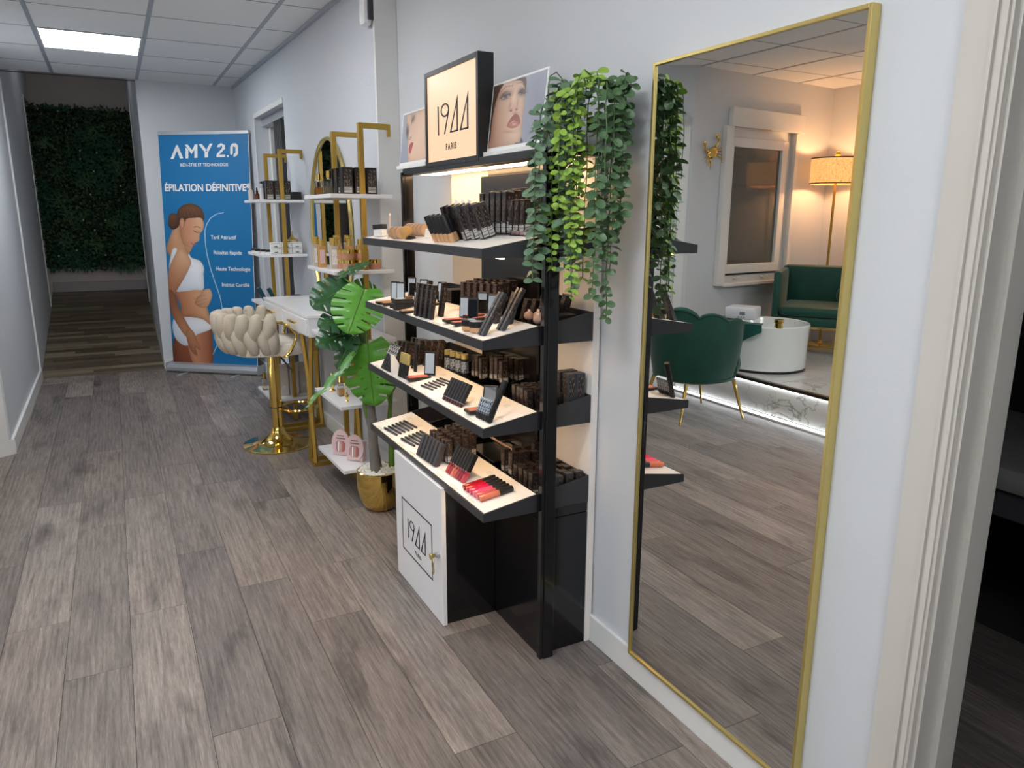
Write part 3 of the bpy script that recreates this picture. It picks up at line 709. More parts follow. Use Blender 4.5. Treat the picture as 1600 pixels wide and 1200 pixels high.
# vanity desk, turned slightly
dc = Vector((.985, 4.39, 0)); DM = Matrix.Translation(dc)@Matrix.Rotation(math.radians(2.6), 4, 'Z')
desk = thing('vanity_desk', 'white two-drawer vanity desk on gold legs between the racks', 'desk', tuple(dc), M=DM)
DX0, DX1, DY0, DY1 = -.155, .135, -.505, .505
MB().box(DX0, DX1, DY0, DY1, .733, .848, .002).build('body', white_m, desk)
MB().box(DX0-.006, DX1, DY0-.003, DY1+.003, .834, .85, .002).build('desk_top', white_m, desk)
for a in (-1, 1):
    ya, yb = (DY0+.012, -.008) if a < 0 else (.008, DY1-.012)
    d_ = MB().box(DX0-.012, DX0, ya, yb, .742, .828, .002).build('drawer', white_m, desk)
    yc = (ya+yb)/2
    mb = MB().box(DX0-.032, DX0-.024, yc-.075, yc+.075, .785, .797, .002).box(DX0-.026, DX0-.012, yc-.062, yc-.054, .788, .794).box(DX0-.026, DX0-.012, yc+.054, yc+.062, .788, .794)
    mb.build('handle', gold_m, d_)
for s_ in (-1, 1):
    ye = s_*.43
    for xe in (-.135, .125):
        m = MB().mat(goldp_m)
        yt = s_*.47
        m.tube([(xe, yt, .735), (xe, ye-s_*.01, .5), (xe, ye-s_*.03, .3), (xe, ye, .02)], .013, 4)
        m.build('leg', goldp_m, desk)
        m = MB().mat(goldp_m).tube([(xe, ye-s_*.14, .735), (xe, ye-s_*.06, .5), (xe, ye-s_*.05, .3), (xe, ye-s_*.10, .02)], .013, 4)
        m.build('leg', goldp_m, desk)
    for yy in (ye, ye-s_*.10): MB().bar((-.135, yy, .012), (.125, yy, .012), .022, .022).build('floor_bar', goldp_m, desk)
    for xe in (-.135, .125): MB().bar((xe, ye+s_*.01, .012), (xe, ye-s_*.11, .012), .022, .022).build('floor_bar', goldp_m, desk)

# oval mirror on the far wall
OY, OZ, ORY, ORZ = 4.39, 1.27, .40, .515
om = thing('oval_mirror', 'oval gold-rimmed mirror hanging above the vanity desk', 'mirror', (*fp(OY, .01), OZ))
mb = inF(); pts = [(-.014, OY+ORY*math.cos(a), OZ+ORZ*math.sin(a)) for a in [2*PI*i/48 for i in range(48)]]
o_ = mb.tube(pts, .011, 6, closed=True).build('rim', brass_m, om, True); local(o_, om)
mb = inF(); mb.prism([(OY+(ORY-.006)*math.cos(2*PI*i/48), OZ+(ORZ-.006)*math.sin(2*PI*i/48)) for i in range(48)], (-.008, 0, 0), (0,1,0), (0,0,1), -.004)
o_ = mb.build('mirror_glass', mirror_m, om); local(o_, om)

# bar stool
stool = thing('bar_stool', 'gold pedestal bar stool with braided cream velvet back', 'bar stool', (.763, 4.47, 0), math.radians(-4))
MB().lathe([(.206, 0), (.208, .006), (.205, .010), (.15, .018), (.09, .032), (.06, .055), (.042, .085), (.034, .11)], n=48).build('base', gold_m, stool, True)
MB().lathe([(.0285, .09), (.0285, .235), (.034, .235), (.034, .56), (.05, .565), (.05, .575)], n=24).build('column', gold_m, stool, True)
MB().cyl(0, 0, .232, .237, .035, 20).build('collar', black_m, stool)
ring = [(.135+.105*math.cos(a), .115*math.sin(a), .222) for a in [2*PI*i/28 for i in range(28)]]
MB().tube(ring, .0095, 8, closed=True).tube([(.03, 0, .222), (.05, 0, .222)], .012, 8).build('foot_ring', gold_m, stool, True)
MB().tube([(.03, -.03, .56), (.07, -.06, .50), (.10, -.08, .455)], .005, 6).build('height_lever', bsat_m, stool, True)
# seat cushion: rounded trapezoid pad
mb = MB(); n = 40
def seat_r(a): return (.225*abs(math.cos(a))**.7*(1 if math.cos(a) > 0 else -1)*(1.0), .215*abs(math.sin(a))**.7*(1 if math.sin(a) > 0 else -1))
rings_ = [(.90, .573), (.98, .580), (1.0, .60), (1.0, .625), (.97, .641), (.90, .648), (.5, .652)]
vs = [(seat_r(2*PI*i/n)[0]*k_, seat_r(2*PI*i/n)[1]*k_, z) for k_, z in rings_ for i in range(n)]
fs = [(j*n+i, j*n+(i+1) % n, (j+1)*n+(i+1) % n, (j+1)*n+i) for j in range(len(rings_)-1) for i in range(n)]+[tuple(range(n-1, -1, -1)), tuple(range((len(rings_)-1)*n, len(rings_)*n))]
mb.add(vs, fs).build('seat', creams_m, stool, True)
# braided back: flattened straps crossing each other along a U shape
bk_ = []
def U(t):       # t 0..1 along the U seen from above, open towards +x
    L_s, R_, L_t = .03, .225, .03+PI*.225+.03; q = t*L_t
    if q < L_s: return Vector((L_s-q-.03, -R_, 0)), Vector((0, -1, 0))
    if q < L_s+PI*R_: a = -PI/2-(q-L_s)/R_; return Vector((-.03+R_*math.cos(a)*1.12, R_*math.sin(a), 0)), Vector((math.cos(a), math.sin(a), 0))
    return Vector((q-L_s-PI*R_-.03, R_, 0)), Vector((0, 1, 0))
NS = 12
for i in range(NS):
    for q in (0, 1):
        tA = .03+.94*i/(NS-1); tB = tA+(.048 if q else -.048); tB = min(max(tB, .02), .98)
        pts = []; rad = []
        for j in range(9):
            k_ = j/8; tq = tA+(tB-tA)*(.5-.5*math.cos(PI*k_)); p, nn = U(tq); z = .80-.20*k_
            shrink = 1-.16*k_*k_; off = .012*math.cos(PI*k_*1.0)*(1 if q else -1)+.004
            taper = .74+.42*math.sin(PI*((k_+(.18 if q else -.12))*.9+.05))**2
            pp = Vector((p.x*shrink+nn.x*off, p.y*shrink+nn.y*off, z)); pts.append(pp); rad.append(.034*taper)
        pts = [pts[0]+Vector((0, 0, .022))]+[pts[0]+Vector((0, 0, .014))]+pts+[pts[-1]-Vector((0, 0, .012))]; rad = [rad[0]*.35, rad[0]*.8]+rad+[rad[-1]*.6]
        MB().tube(pts, .02, 10, radii=rad).build('braided_strap', cream_m, stool, True)
mb = MB(); inner = [U(.02+.96*i/24) for i in range(25)]
vs = []; 
for p, nn in inner: vs += [(p.x*.98-nn.x*.012, p.y*.98-nn.y*.012, .79), (p.x*.84-nn.x*.012, p.y*.84-nn.y*.012, .585), (p.x*.84+nn.x*.006, p.y*.84+nn.y*.006, .585), (p.x*.98+nn.x*.006, p.y*.98+nn.y*.006, .79)]
fs = []
for i in range(24):
    for k_ in range(4): fs.append((i*4+k_, i*4+(k_+1) % 4, (i+1)*4+(k_+1) % 4, (i+1)*4+k_))
mb.add(vs, fs).build('inner_back', cream_m, stool, True)
for s_ in (-1, 1):
    MB().tube([(-.02, s_*.225, .775), (.04, s_*.235, .77), (.085, s_*.235, .745), (.115, s_*.235, .70), (.10, s_*.23, .65), (.075, s_*.225, .60), (.05, s_*.2, .575), (-.03, s_*.1, .572)], .009, 8).build('arm', gold_m, stool, True)
    MB().tube([(-.02, s_*.23, .775), (.0, s_*.225, .68), (.02, s_*.2, .575)], .008, 8).build('arm_brace', gold_m, stool, True)

# ---------------------------------------------------------------- monstera in a gold pot
PX, PY = 1.0, 3.22
mon = thing('monstera_plant', 'artificial monstera with split leaves in a shiny gold pot', 'plant', (PX, PY, 0))
MB().lathe([(.055, 0), (.075, .012), (.098, .06), (.108, .11), (.109, .16), (.106, .192), (.1, .195), (.098, .18), (.0, .178)], n=40, cap=False).build('pot', gold_m, mon, True)
mb = MB(); rp = random.Random(2)
for i in range(420):
    a = rp.uniform(0, 2*PI); r = .096*math.sqrt(rp.random()); s_ = rp.uniform(.005, .009)
    mb.sphere((r*math.cos(a), r*math.sin(a), .186+rp.uniform(0, .012)), s_, 6, 4, (1, rp.uniform(.7, 1), .8))
pb = mb.build('pebbles', pebble_m, mon, True); pb['kind'] = 'stuff'
MB().tube([(-.025, -.02, .17), (-.03, -.02, .3), (-.028, -.01, .42), (-.035, 0, .55), (-.04, 0, .68)], .02, 10, radii=[.024, .021, .022, .019, .016]).build('trunk', bark_m, mon, True)
MB().tube([(.005, .02, .17), (-.01, .03, .32), (-.045, .03, .5), (-.04, .02, .7)], .016, 10, radii=[.018, .016, .015, .012]).build('trunk', bark_m, mon, True)
MB().tube([(.06, 0, .17), (.062, .0, .33), (.06, .01, .42), (.075, .01, .58)], .013, 8, radii=[.015, .013, .012, .008]).build('green_trunk', stem_m, mon, True)
MB().tube([(-.045, 0, .45), (-.05, .01, .62), (-.045, .015, .82), (-.045, .02, 1.0)], .02, 8, radii=[.012, .022, .022, .012]).build('green_trunk', stem_m, mon, True)
def monstera(name, base, tip, nrm, wid, m, curl=.12, gaps=6, label=None, stem=None):
    base, tip = Vector(base), Vector(tip); d = tip-base; Ln = d.length; t = d.normalized(); n = Vector(nrm); n = (n-t*n.dot(t)).normalized(); s_ = t.cross(n)
    mb = MB(); NT, NSd = 66, 8
    def w_(k): return wid*(math.sin(PI*min(1, (k+.06)/1.06)**.72)**.75 if k < 1 else 0)
    idx = {}; vs = []
    def P_(k, q, sd):
        ww = w_(k)*q; fwd = .30*ww*(1 if q > 0 else 0)*(k*1.4-.65)+.12*ww
        back = -.10*Ln*max(0, 1-k*5)*q
        z = -curl*Ln*(k*k)*.8-.35*curl*(q*q)*wid*2+.015*Ln*math.sin(k*gaps*PI*2)*q
        return base+t*(k*Ln+fwd+back)+s_*(sd*ww)+n*(z-.012*Ln*(1 if q == 0 else 0))
    for sd in (-1, 1):
        for i in range(NT+1):
            for j in range(NSd+1): idx[(sd, i, j)] = len(vs); vs.append(P_(i/NT, j/NSd, sd))
    fs = []
    for sd in (-1, 1):
        for i in range(NT):
            k = (i+.5)/NT; ph = (k*gaps+.15) % 1
            for j in range(NSd):
                q = (j+.5)/NSd
                if .12 < k < .93 and ph > .83 and q > .42+.14*(1 if sd > 0 else 0): continue
                if .2 < k < .75 and .26 < ph < .36 and .24 < q < .38: continue
                a, b_, c, e = idx[(sd,i,j)], idx[(sd,i+1,j)], idx[(sd,i+1,j+1)], idx[(sd,i,j+1)]
                fs.append((a, b_, c, e) if sd > 0 else (a, e, c, b_))
    mb.add(vs, fs); lf = mb.build(name, m, mon, True)
    if label: lf['label'] = label
    rib = MB().tube([P_(k/8, 0, 1)+n*.002 for k in range(9)], .003, 5, radii=[.0035-.0003*k for k in range(9)]); rib.build('midrib', stem_m, lf, True)
    if stem:
        a = Vector(stem); MB().tube([a, a.lerp(base, .45)+Vector((0,0,.04)), base], .0045, 6).build('stem', stem_m, mon, True)
    return lf
cn = Vector((-.62, -.70, .30))       # roughly towards the aisle
R0 = Vector((PX, PY, 0))
def rel(x, z, y=3.25): return (x-PX, y-PY, z)
monstera('leaf', rel(.95, .80, 3.17), rel(.945, .53, 3.11), (-.55, -.75, .2), .132, leafA_m, .10, 6, stem=rel(.955, .86, 3.24))
monstera('leaf', rel(.945, 1.045, 3.17), rel(.845, .875, 3.10), (-.45, -.75, .45), .122, leafA_m, .10, 6, stem=rel(.955, .95, 3.24))
monstera('leaf', rel(.92, 1.05, 3.30), rel(.735, .985, 3.24), (-.35, -.7, .6), .105, leafB_m, .10, 5, stem=rel(.955, .9, 3.24))
monstera('leaf', rel(.98, 1.03, 3.36), rel(1.12, .98, 3.40), (-.5, -.6, .6), .085, leafM_m, .12, 5, stem=rel(.955, .9, 3.24))
monstera('leaf', rel(.89, 1.10, 3.34), rel(1.02, 1.165, 3.30), (-.5, -.3, .8), .04, leafB_m, .1, 4, stem=rel(.955, .95, 3.24))
monstera('leaf', rel(.92, .905, 3.24), rel(.76, .93, 3.17), (-.3, -.6, .7), .085, leafB_m, .25, 5, stem=rel(.955, .84, 3.24))
monstera('leaf', rel(.94, .86, 3.26), rel(.735, .835, 3.18), (-.4, -.6, .6), .095, leafB_m, .15, 5, stem=rel(.955, .80, 3.24))
monstera('leaf', rel(.89, .83, 3.20), rel(.80, .71, 3.14), (-.75, -.5, .3), .06, leafB_m, .1, 4, stem=rel(.955, .78, 3.24))
monstera('leaf', rel(.87, .765, 3.12), rel(.64, .56, 3.00), (-.55, -.1, .75), .034, leafM_m, -.12, 3, stem=rel(.955, .76, 3.24))
monstera('leaf', rel(1.03, .70, 3.27), rel(1.08, .56, 3.22), (-.45, -.75, .3), .05, leafM_m, .1, 4, stem=rel(1.06, .5, 3.22))
monstera('leaf', rel(.90, 1.0, 3.36), rel(.83, .94, 3.34), (-.4, -.7, .4), .05, leafB_m, .1, 4, stem=rel(.955, .9, 3.24))
for x1, z1 in ((.11, .76), (.125, .70), (.09, .80)): MB().tube([(.06, .0, .42), (.075, -.01, .58), (x1, -.03, z1)], .004, 6).build('stem', stem_m, mon, True)

# ---------------------------------------------------------------- makeup display stand
DY0_, DY1_ = 1.787, 2.96
ds = thing('makeup_display_stand', 'tall black makeup display stand with four sloping trays and lit square sign', 'display stand', (1.06, 2.37, 0))
def D(mb, n, m, smooth=False, par=None, label=None):
    o_ = mb.build(n, m, par or ds, smooth, label)
    o_.matrix_parent_inverse = Matrix.Translation((-1.06, -2.37, 0)); return o_
for a, b_ in ((DY0_, 1.811), (2.935, 2.96)):
    D(MB().box(1.063, 1.098, a, b_, 0, 1.545, .002), 'post', black_m)
    D(MB().box(1.052, 1.063, a+.004 if a < 2 else a, a+.024 if a < 2 else a+.02, .0, 1.53, .001), 'post_rail', black_m)
D(MB().box(1.058, 1.115, 1.811, 2.935, 1.52, 1.545, .002), 'top_rail', bsat_m)
D(MB().box(1.115, 1.235, 1.80, 2.95, 1.527, 1.54), 'top_panel', bsat_m)
D(MB().box(1.234, 1.258, 1.812, 2.10, 0, 1.54, .001), 'back_panel', shelf_m, label='warm-lit white back panel')
D(MB().box(1.234, 1.258, 2.10, 2.52, 0, 1.54, .001), 'back_panel', black_m, label='glossy black back panel')
D(MB().box(1.234, 1.258, 2.52, 2.86, 0, 1.54, .001), 'back_panel', shelf_m, label='warm-lit white back panel')
D(MB().box(1.205, 1.215, 2.10, 2.52, .50, 1.50, .001), 'glossy_backing', mat('soft gloss black', (.012, .012, .013, 1), .2, var=.1))
# sign
sg = D(MB().box(1.056, 1.112, 2.228, 2.244, 1.535, 1.862, .001).box(1.056, 1.112, 2.668, 2.684, 1.535, 1.862, .001).box(1.056, 1.112, 2.244, 2.668, 1.846, 1.862, .001)
       .box(1.056, 1.112, 2.244, 2.668, 1.535, 1.552, .001).box(1.10, 1.112, 2.244, 2.668, 1.552, 1.846), 'sign_box', bsat_m)
def DC(ob): ob.matrix_parent_inverse = Matrix.Identity(4); return ob
def sub(mb, n, m, smooth=False):
    o_ = mb.build(n, m, sg, smooth); o_.matrix_parent_inverse = Matrix.Identity(4); return o_
sub(MB().box(1.061, 1.066, 2.244, 2.668, 1.552, 1.846), 'sign_face', signface_m)
def logo(o, w, parent, th, pinv, wide=1.0):       # the 1 9 triangle triangle logo, w = height in metres, o = lower left, facing -x
    o = Vector(o); u = Vector((0, -1, 0)); v = Vector((0, 0, 1)); H_ = w; t = H_*.055
    mb = MB()
    def P2(poly): mb.prism([(a*H_*wide, b_*H_) for a, b_ in poly], o, u, v, th)
    P2([(0, 0), (.05, 0), (.05, .9), (0, .9)])
    R_, r_, cx, cy = .17, .125, .30, .73; n = 28
    for i in range(n):
        a, b_ = 2*PI*i/n, 2*PI*(i+1)/n
        P2([(cx+R_*math.cos(a), cy+R_*1.25*math.sin(a)), (cx+R_*math.cos(b_), cy+R_*1.25*math.sin(b_)), (cx+r_*math.cos(b_), cy+r_*1.25*math.sin(b_)), (cx+r_*math.cos(a), cy+r_*1.25*math.sin(a))])
    P2([(.425, .68), (.47, .68), (.30, 0), (.25, 0)])
    for x0 in (.48, .86):
        P2([(x0, 0), (x0+.32, 0), (x0+.32, .05), (x0+.02, .05)]); P2([(x0+.27, 0), (x0+.32, 0), (x0+.32, 1.08), (x0+.27, .9)]); P2([(x0, 0), (x0+.055, .0), (x0+.32, .98), (x0+.32, 1.08)])
    o_ = mb.build('logo', ink_m, parent); o_.matrix_parent_inverse = pinv; return o_
logo((1.0608, 2.572, 1.640), .108, sg, -.0008 if False else .0006, Matrix.Identity(4), 2.05)
def dtext(txt, size, o, parent, pinv, **k):
    o_ = put_text('lettering', txt, size, o, (0,-1,0), (0,0,1), ink_m, parent, **k); o_.matrix_parent_inverse = pinv; return o_
dtext('PARIS', .030, (1.0603, 2.456, 1.586), sg, Matrix.Identity(4), sx=1.0, sp=1.3, bold=.02)
# trays
ZB = [1.25, 1.0, .747, .49]
TY0, TY1 = 1.812, 2.895
def ztop(L, x): return ZB[L]+.027+(x-.872)*.165
for L in range(4):
    zb = ZB[L]; x0, xm, x1 = .868, 1.045, 1.232
    y1 = TY1
    mb = MB()
    wedge = [(x0, zb), (x1, zb), (x1, ztop(L, x1)), (x0, ztop(L, x0))]
    for a, b_ in ((TY0, TY0+.004), (y1-.004, y1)): mb.prism(wedge, (0, a, 0), (1,0,0), (0,0,1), -(b_-a))
    mb.box(x0, x0+.004, TY0+.004, y1-.004, zb, ztop(L, x0)); mb.box(x1-.004, x1, TY0+.004, y1-.004, zb, ztop(L, x1)); mb.box(x0+.004, x1-.004, TY0+.004, y1-.004, zb, zb+.004)
    tr = D(mb, 'tray', bmetal_m)
    I4 = Matrix.Identity(4)
    def S(mb_, n, m): o_ = mb_.build(n, m, tr); o_.matrix_parent_inverse = I4; return o_
    xe = 1.215 if L == 0 else 1.047
    ta = [(x0+.006, ztop(L, x0+.006)-.006), (xe, ztop(L, xe)-.006), (xe, ztop(L, xe)-.0005), (x0+.006, ztop(L, x0+.006)-.0005)]
    mb = MB(); mb.prism(ta, (0, TY0+.007, 0), (1,0,0), (0,0,1), -(y1-TY0-.014)); S(mb, 'tray_top', shelf_m)
    if L: mb = MB(); mb.prism([(1.047, zb+.004), (1.051, zb+.004), (1.051, ztop(L, 1.051)), (1.047, ztop(L, 1.047))], (0, TY0+.004, 0), (1,0,0), (0,0,1), -(y1-TY0-.008)); S(mb, 'bin_front', black_m)
    if L:
        for yy in [2.0, 2.17, 2.30, 2.42, 2.56, 2.72]:
            mb = MB(); mb.prism([(1.051, zb+.004), (x1-.004, zb+.004), (x1-.004, ztop(L, x1)-.012), (1.051, ztop(L, 1.051)-.012)], (0, yy, 0), (1,0,0), (0,0,1), -.003); S(mb, 'bin_divider', black_m)
    S(MB().box(.94, .952, TY0+.03, y1-.03, zb-.004, zb-.0005), 'led_strip', led_m)
    S(MB().box(1.047, 1.06, TY0-.003, TY0+.02, zb+.004, ztop(L, 1.05)), 'bracket', bsat_m)
    # faint outline marks and copy printed on the white top
    if L:
        for k in range(8):
            yy = 1.93+k*.125; xx = 1.012
            mb = MB()
            for (a, b_, c, e) in ((0, .001, 0, .022), (.014, .015, 0, .022), (0, .015, 0, .001), (0, .015, .021, .022), (.004, .011, .006, .007), (.004, .011, .011, .012), (.004, .011, .016, .017)):
                q = [(xx-.008+a, yy+c), (xx-.008+b_, yy+c), (xx-.008+b_, yy+e), (xx-.008+a, yy+e)]
                mb.add([(p[0], p[1], ztop(L, p[0])-.0003) for p in q], [(0,1,2,3)])
            o_ = S(mb, 'printed_mark', mat('pale print', rgb(170, 160, 150), .6, var=.05)); o_['kind'] = 'stuff'
            mb = MB()
            for r_ in range(2):
                for c_ in range(9):
                    xx2 = .878+r_*.005; ya = yy-.03+c_*.007
                    mb.add([(xx2, ya, ztop(L, xx2)-.0003), (xx2+.0022, ya, ztop(L, xx2+.0022)-.0003), (xx2+.0022, ya+.0048, ztop(L, xx2+.0022)-.0003), (xx2, ya+.0048, ztop(L, xx2)-.0003)], [(0,1,2,3)])
            o_ = S(mb, 'printed_mark', mat('grey print', rgb(150, 148, 150), .6, var=.05)); o_['kind'] = 'stuff'
D(MB().box(1.118, 1.20, 1.84, 2.92, 1.521, 1.5265), 'led_strip', mat('soft warm led', (1,.75,.45,1), .5, emis=(1,.66,.36,1), es=WARM_E*.22, var=.001))
# cupboard and plinth
D(MB().box(1.06, 1.233, 1.815, 2.93, 0, .455, .001), 'plinth', black_m)
D(MB().box(1.062, 1.233, 1.816, 2.93, .457, .489, .001), 'plinth_top', black_m)
cb = D(MB().box(.875, 1.058, 2.118, 2.555, 0, .482, .001), 'cupboard', black_m)
def CB(mb, n, m, smooth=False): o_ = mb.build(n, m, cb, smooth); o_.matrix_parent_inverse = Matrix.Identity(4); return o_
CB(MB().box(.857, .873, 2.106, 2.565, .002, .497, .002), 'door', white_m)
mb = MB()
for a, b_, c, e in ((2.194, 2.199, .13, .337), (2.489, 2.494, .13, .337), (2.199, 2.489, .332, .337), (2.199, 2.489, .13, .135)): mb.box(.8562, .857, a, b_, c, e)
CB(mb, 'logo_frame', ink_m)
logo((.8563, 2.435, .195), .085, cb, .0005, Matrix.Identity(4), 1.78)
dtext('PARIS', .022, (.8563, 2.335, .157), cb, Matrix.Identity(4), sp=1.2)
mb = MB(); mb.M = Matrix.Translation((.857, 2.135, .255))@Matrix.Rotation(-PI/2, 4, 'Y')
CB(mb.cyl(0, 0, 0, .010, .011, 20).cyl(0, 0, .010, .013, .007, 16), 'lock', alu_m, True)
mb = MB(); 
ring = [(.838, 2.137+.009*math.cos(a), .236+.009*math.sin(a)) for a in [2*PI*i/14 for i in range(14)]]
CB(mb.box(.826, .846, 2.1345, 2.1365, .247, .262, .0005).tube([(.828, 2.1355+.009*math.cos(a), .254+.010*math.sin(a)) for a in [2*PI*i/12 for i in range(12)]], .0025, 5, closed=True).tube(ring, .0012, 5, closed=True)
   .prism([(-.004, 0), (.004, 0), (.005, -.02), (.0, -.024), (-.005, -.02)], (.838, 2.137, .228), (0,-1,0), (0,0,1), .0015)
   .prism([(-.008, -.018), (.006, -.016), (.010, -.03), (.002, -.042), (-.009, -.032)], (.836, 2.133, .23), (0,-1,0), (0,0,1), .0015), 'keys', brass_m, True)

# posters on top of the stand
def poster(name, lab, o, w, h, pt, lean):
    t = thing(name, lab, 'poster', tuple(o))
    M_ = basis((0,0,0), (0,-1,0), (lean, 0, 1)); u = M_.col[0].xyz; v = M_.col[1].xyz; n = M_.col[2].xyz
    mb = MB(); mb.prism([(0,0), (w,0), (w,h), (0,h)], (0,0,.014), u, v, -.003); mb.build('board', paper_m, t)
    pt.build('printed_face', Vector((0,0,.014))+u*.006+v*.012+n*.0006, u, v, w-.012, h-.018, t)
    MB().box(-.012, .02, -w-.01, .002, 0, .0145, .001).build('base_strip', paper_m, t)
    return t
pr = Paint(120, 110, ((820,385),(1245,255),(850,890),(1272,820)), (150/255., 152/255., 166/255.))
pr.blob(1200, 500, 90, 300, (128, 132, 150), .6)
pr.fill([(820,395),(1000,330),(1085,315),(1098,400),(1112,560),(1120,700),(1118,830),(1050,870),(830,900),(815,640)], (214, 178, 154), (176, 134, 112), gx=((1000,560),(820,620)), edge=.22, ew=22)
pr.fill([(812,390),(870,372),(905,365),(880,420),(858,520),(850,680),(858,800),(840,860),(812,850)], (92, 66, 52), (66, 46, 38), gx=((900,400),(820,700)), edge=.2, ew=14)
pr.fill([(1000,335),(1075,312),(1096,345),(1100,420),(1085,380),(1060,345),(1030,338)], (84, 58, 46))
pr.line([(885,428),(930,385),(985,378)], 7, (110, 78, 60), .55); pr.line([(1020,360),(1058,352),(1085,380)], 7, (96, 66, 52), .6)
pr.blob(938, 455, 55, 34, (96, 66, 58), .85, -.3); pr.blob(1072, 430, 34, 34, (84, 58, 54), .85, .6)
pr.fill([(902,480),(922,462),(950,452),(975,456),(955,474),(920,486)], (160, 150, 150)); pr.blob(938, 466, 17, 14, (52, 56, 66), .95)
pr.fill([(896,478),(905,448),(935,425),(970,432),(982,452),(955,450),(925,460),(905,480)], (104, 74, 62), a=.9, soft=6); pr.blob(950, 436, 26, 9, (196, 158, 132), .6, -.1)
pr.fill([(1054,444),(1068,434),(1088,436),(1096,448),(1076,454)], (150, 142, 144)); pr.blob(1074, 442, 12, 11, (50, 54, 64), .95)
pr.fill([(1044,438),(1056,412),(1082,404),(1100,426),(1098,446),(1082,434),(1062,434)], (92, 66, 56), a=.9, soft=6)
pr.line([(894,484),(918,464),(950,452),(984,456)], 5, (26, 18, 18), .95); pr.line([(900,484),(925,490),(958,476)], 3, (60, 40, 36), .8); pr.line([(1044,444),(1064,434),(1098,446)], 5, (26, 18, 18), .95)
pr.line([(1096,440),(1106,430)], 3, (26, 18, 18), .9); pr.line([(894,484),(884,474)], 3, (26, 18, 18), .9)
pr.blob(1012, 470, 16, 70, (232, 200, 178), .7, .15); pr.blob(990, 540, 16, 40, (150, 106, 86), .5)
pr.blob(1028, 560, 42, 26, (206, 160, 136), .8); pr.blob(1005, 578, 12, 9, (92, 52, 44), .9); pr.blob(1050, 570, 9, 9, (92, 52, 44), .9); pr.blob(1052, 520, 10, 46, (166, 122, 100), .5)
pr.blob(1045, 600, 30, 12, (150, 104, 84), .5)
pr.fill([(988,710),(1002,662),(1028,618),(1050,604),(1078,620),(1097,664),(1092,690),(1050,662),(1020,676)], (150, 84, 72), (178, 110, 94), gx=((1000,640),(1000,720)))
pr.fill([(990,708),(1022,680),(1052,664),(1090,686),(1074,712),(1040,722)], (192, 128, 110), (164, 100, 84), gx=((1040,670),(1040,722))); pr.blob(1050, 690, 22, 10, (230, 176, 156), .7)
pr.line([(992,706),(1022,684),(1052,672),(1092,688)], 2.5, (120, 62, 54), .7)
pr.blob(1060, 770, 60, 34, (222, 186, 162), .6); pr.blob(1010, 750, 60, 14, (160, 116, 94), .45); pr.blob(900, 640, 50, 140, (196, 150, 124), .4)
pr.fill([(1060,870),(1090,840),(1118,838),(1125,800),(1145,835),(1128,850)], (70, 70, 84))
poster('face_poster', 'white framed photo of a face with smoky eyes right of lit sign', (1.085, 2.225, 1.545), .345, .208, pr, .12)
pl = Paint(110, 110, ((105,615),(470,522),(148,1005),(505,935)), (146/255., 150/255., 164/255.))
pl.fill([(150,612),(215,590),(330,560),(470,520),(500,700),(505,940),(300,985),(262,975),(235,900),(205,800),(178,740),(160,670)], (206, 164, 134), (228, 190, 162), gx=((180,700),(330,800)), edge=.2, ew=16)
pl.line([(205,590),(222,600),(236,640),(232,690)], 6, (90, 62, 50), .5)
pl.blob(252, 632, 26, 34, (110, 78, 66), .8, .4); pl.line([(234,668),(244,640),(262,608)], 5, (34, 24, 24), .9); pl.blob(248, 640, 8, 12, (70, 60, 58), .9)
pl.blob(196, 740, 26, 46, (70, 48, 46), .85, -.25); pl.blob(192, 742, 9, 18, (40, 44, 56), .9); pl.line([(178,700),(186,740),(208,800)], 5, (30, 22, 24), .8); pl.line([(165,690),(180,680),(205,705)], 5, (96, 66, 52), .6)
pl.blob(236, 770, 14, 60, (236, 204, 180), .6, -.3); pl.blob(243, 790, 20, 14, (190, 136, 110), .7); pl.blob(238, 800, 7, 5, (70, 36, 34), .9); pl.blob(254, 782, 6, 5, (70, 36, 34), .9)
pl.fill([(250,850),(270,822),(288,822),(298,812),(296,850),(286,900),(268,915),(250,885)], (168, 28, 46), (206, 60, 70), gx=((260,830),(290,890)), edge=.2, ew=6)
pl.line([(254,878),(274,862),(296,826)], 3.5, (84, 10, 22), .9)
pl.blob(270, 950, 20, 20, (190, 144, 116), .5)
poster('face_poster', 'white framed photo of red lips and eyes left of lit sign', (1.075, 3.03, 1.545), .31, .208, pl, .12)

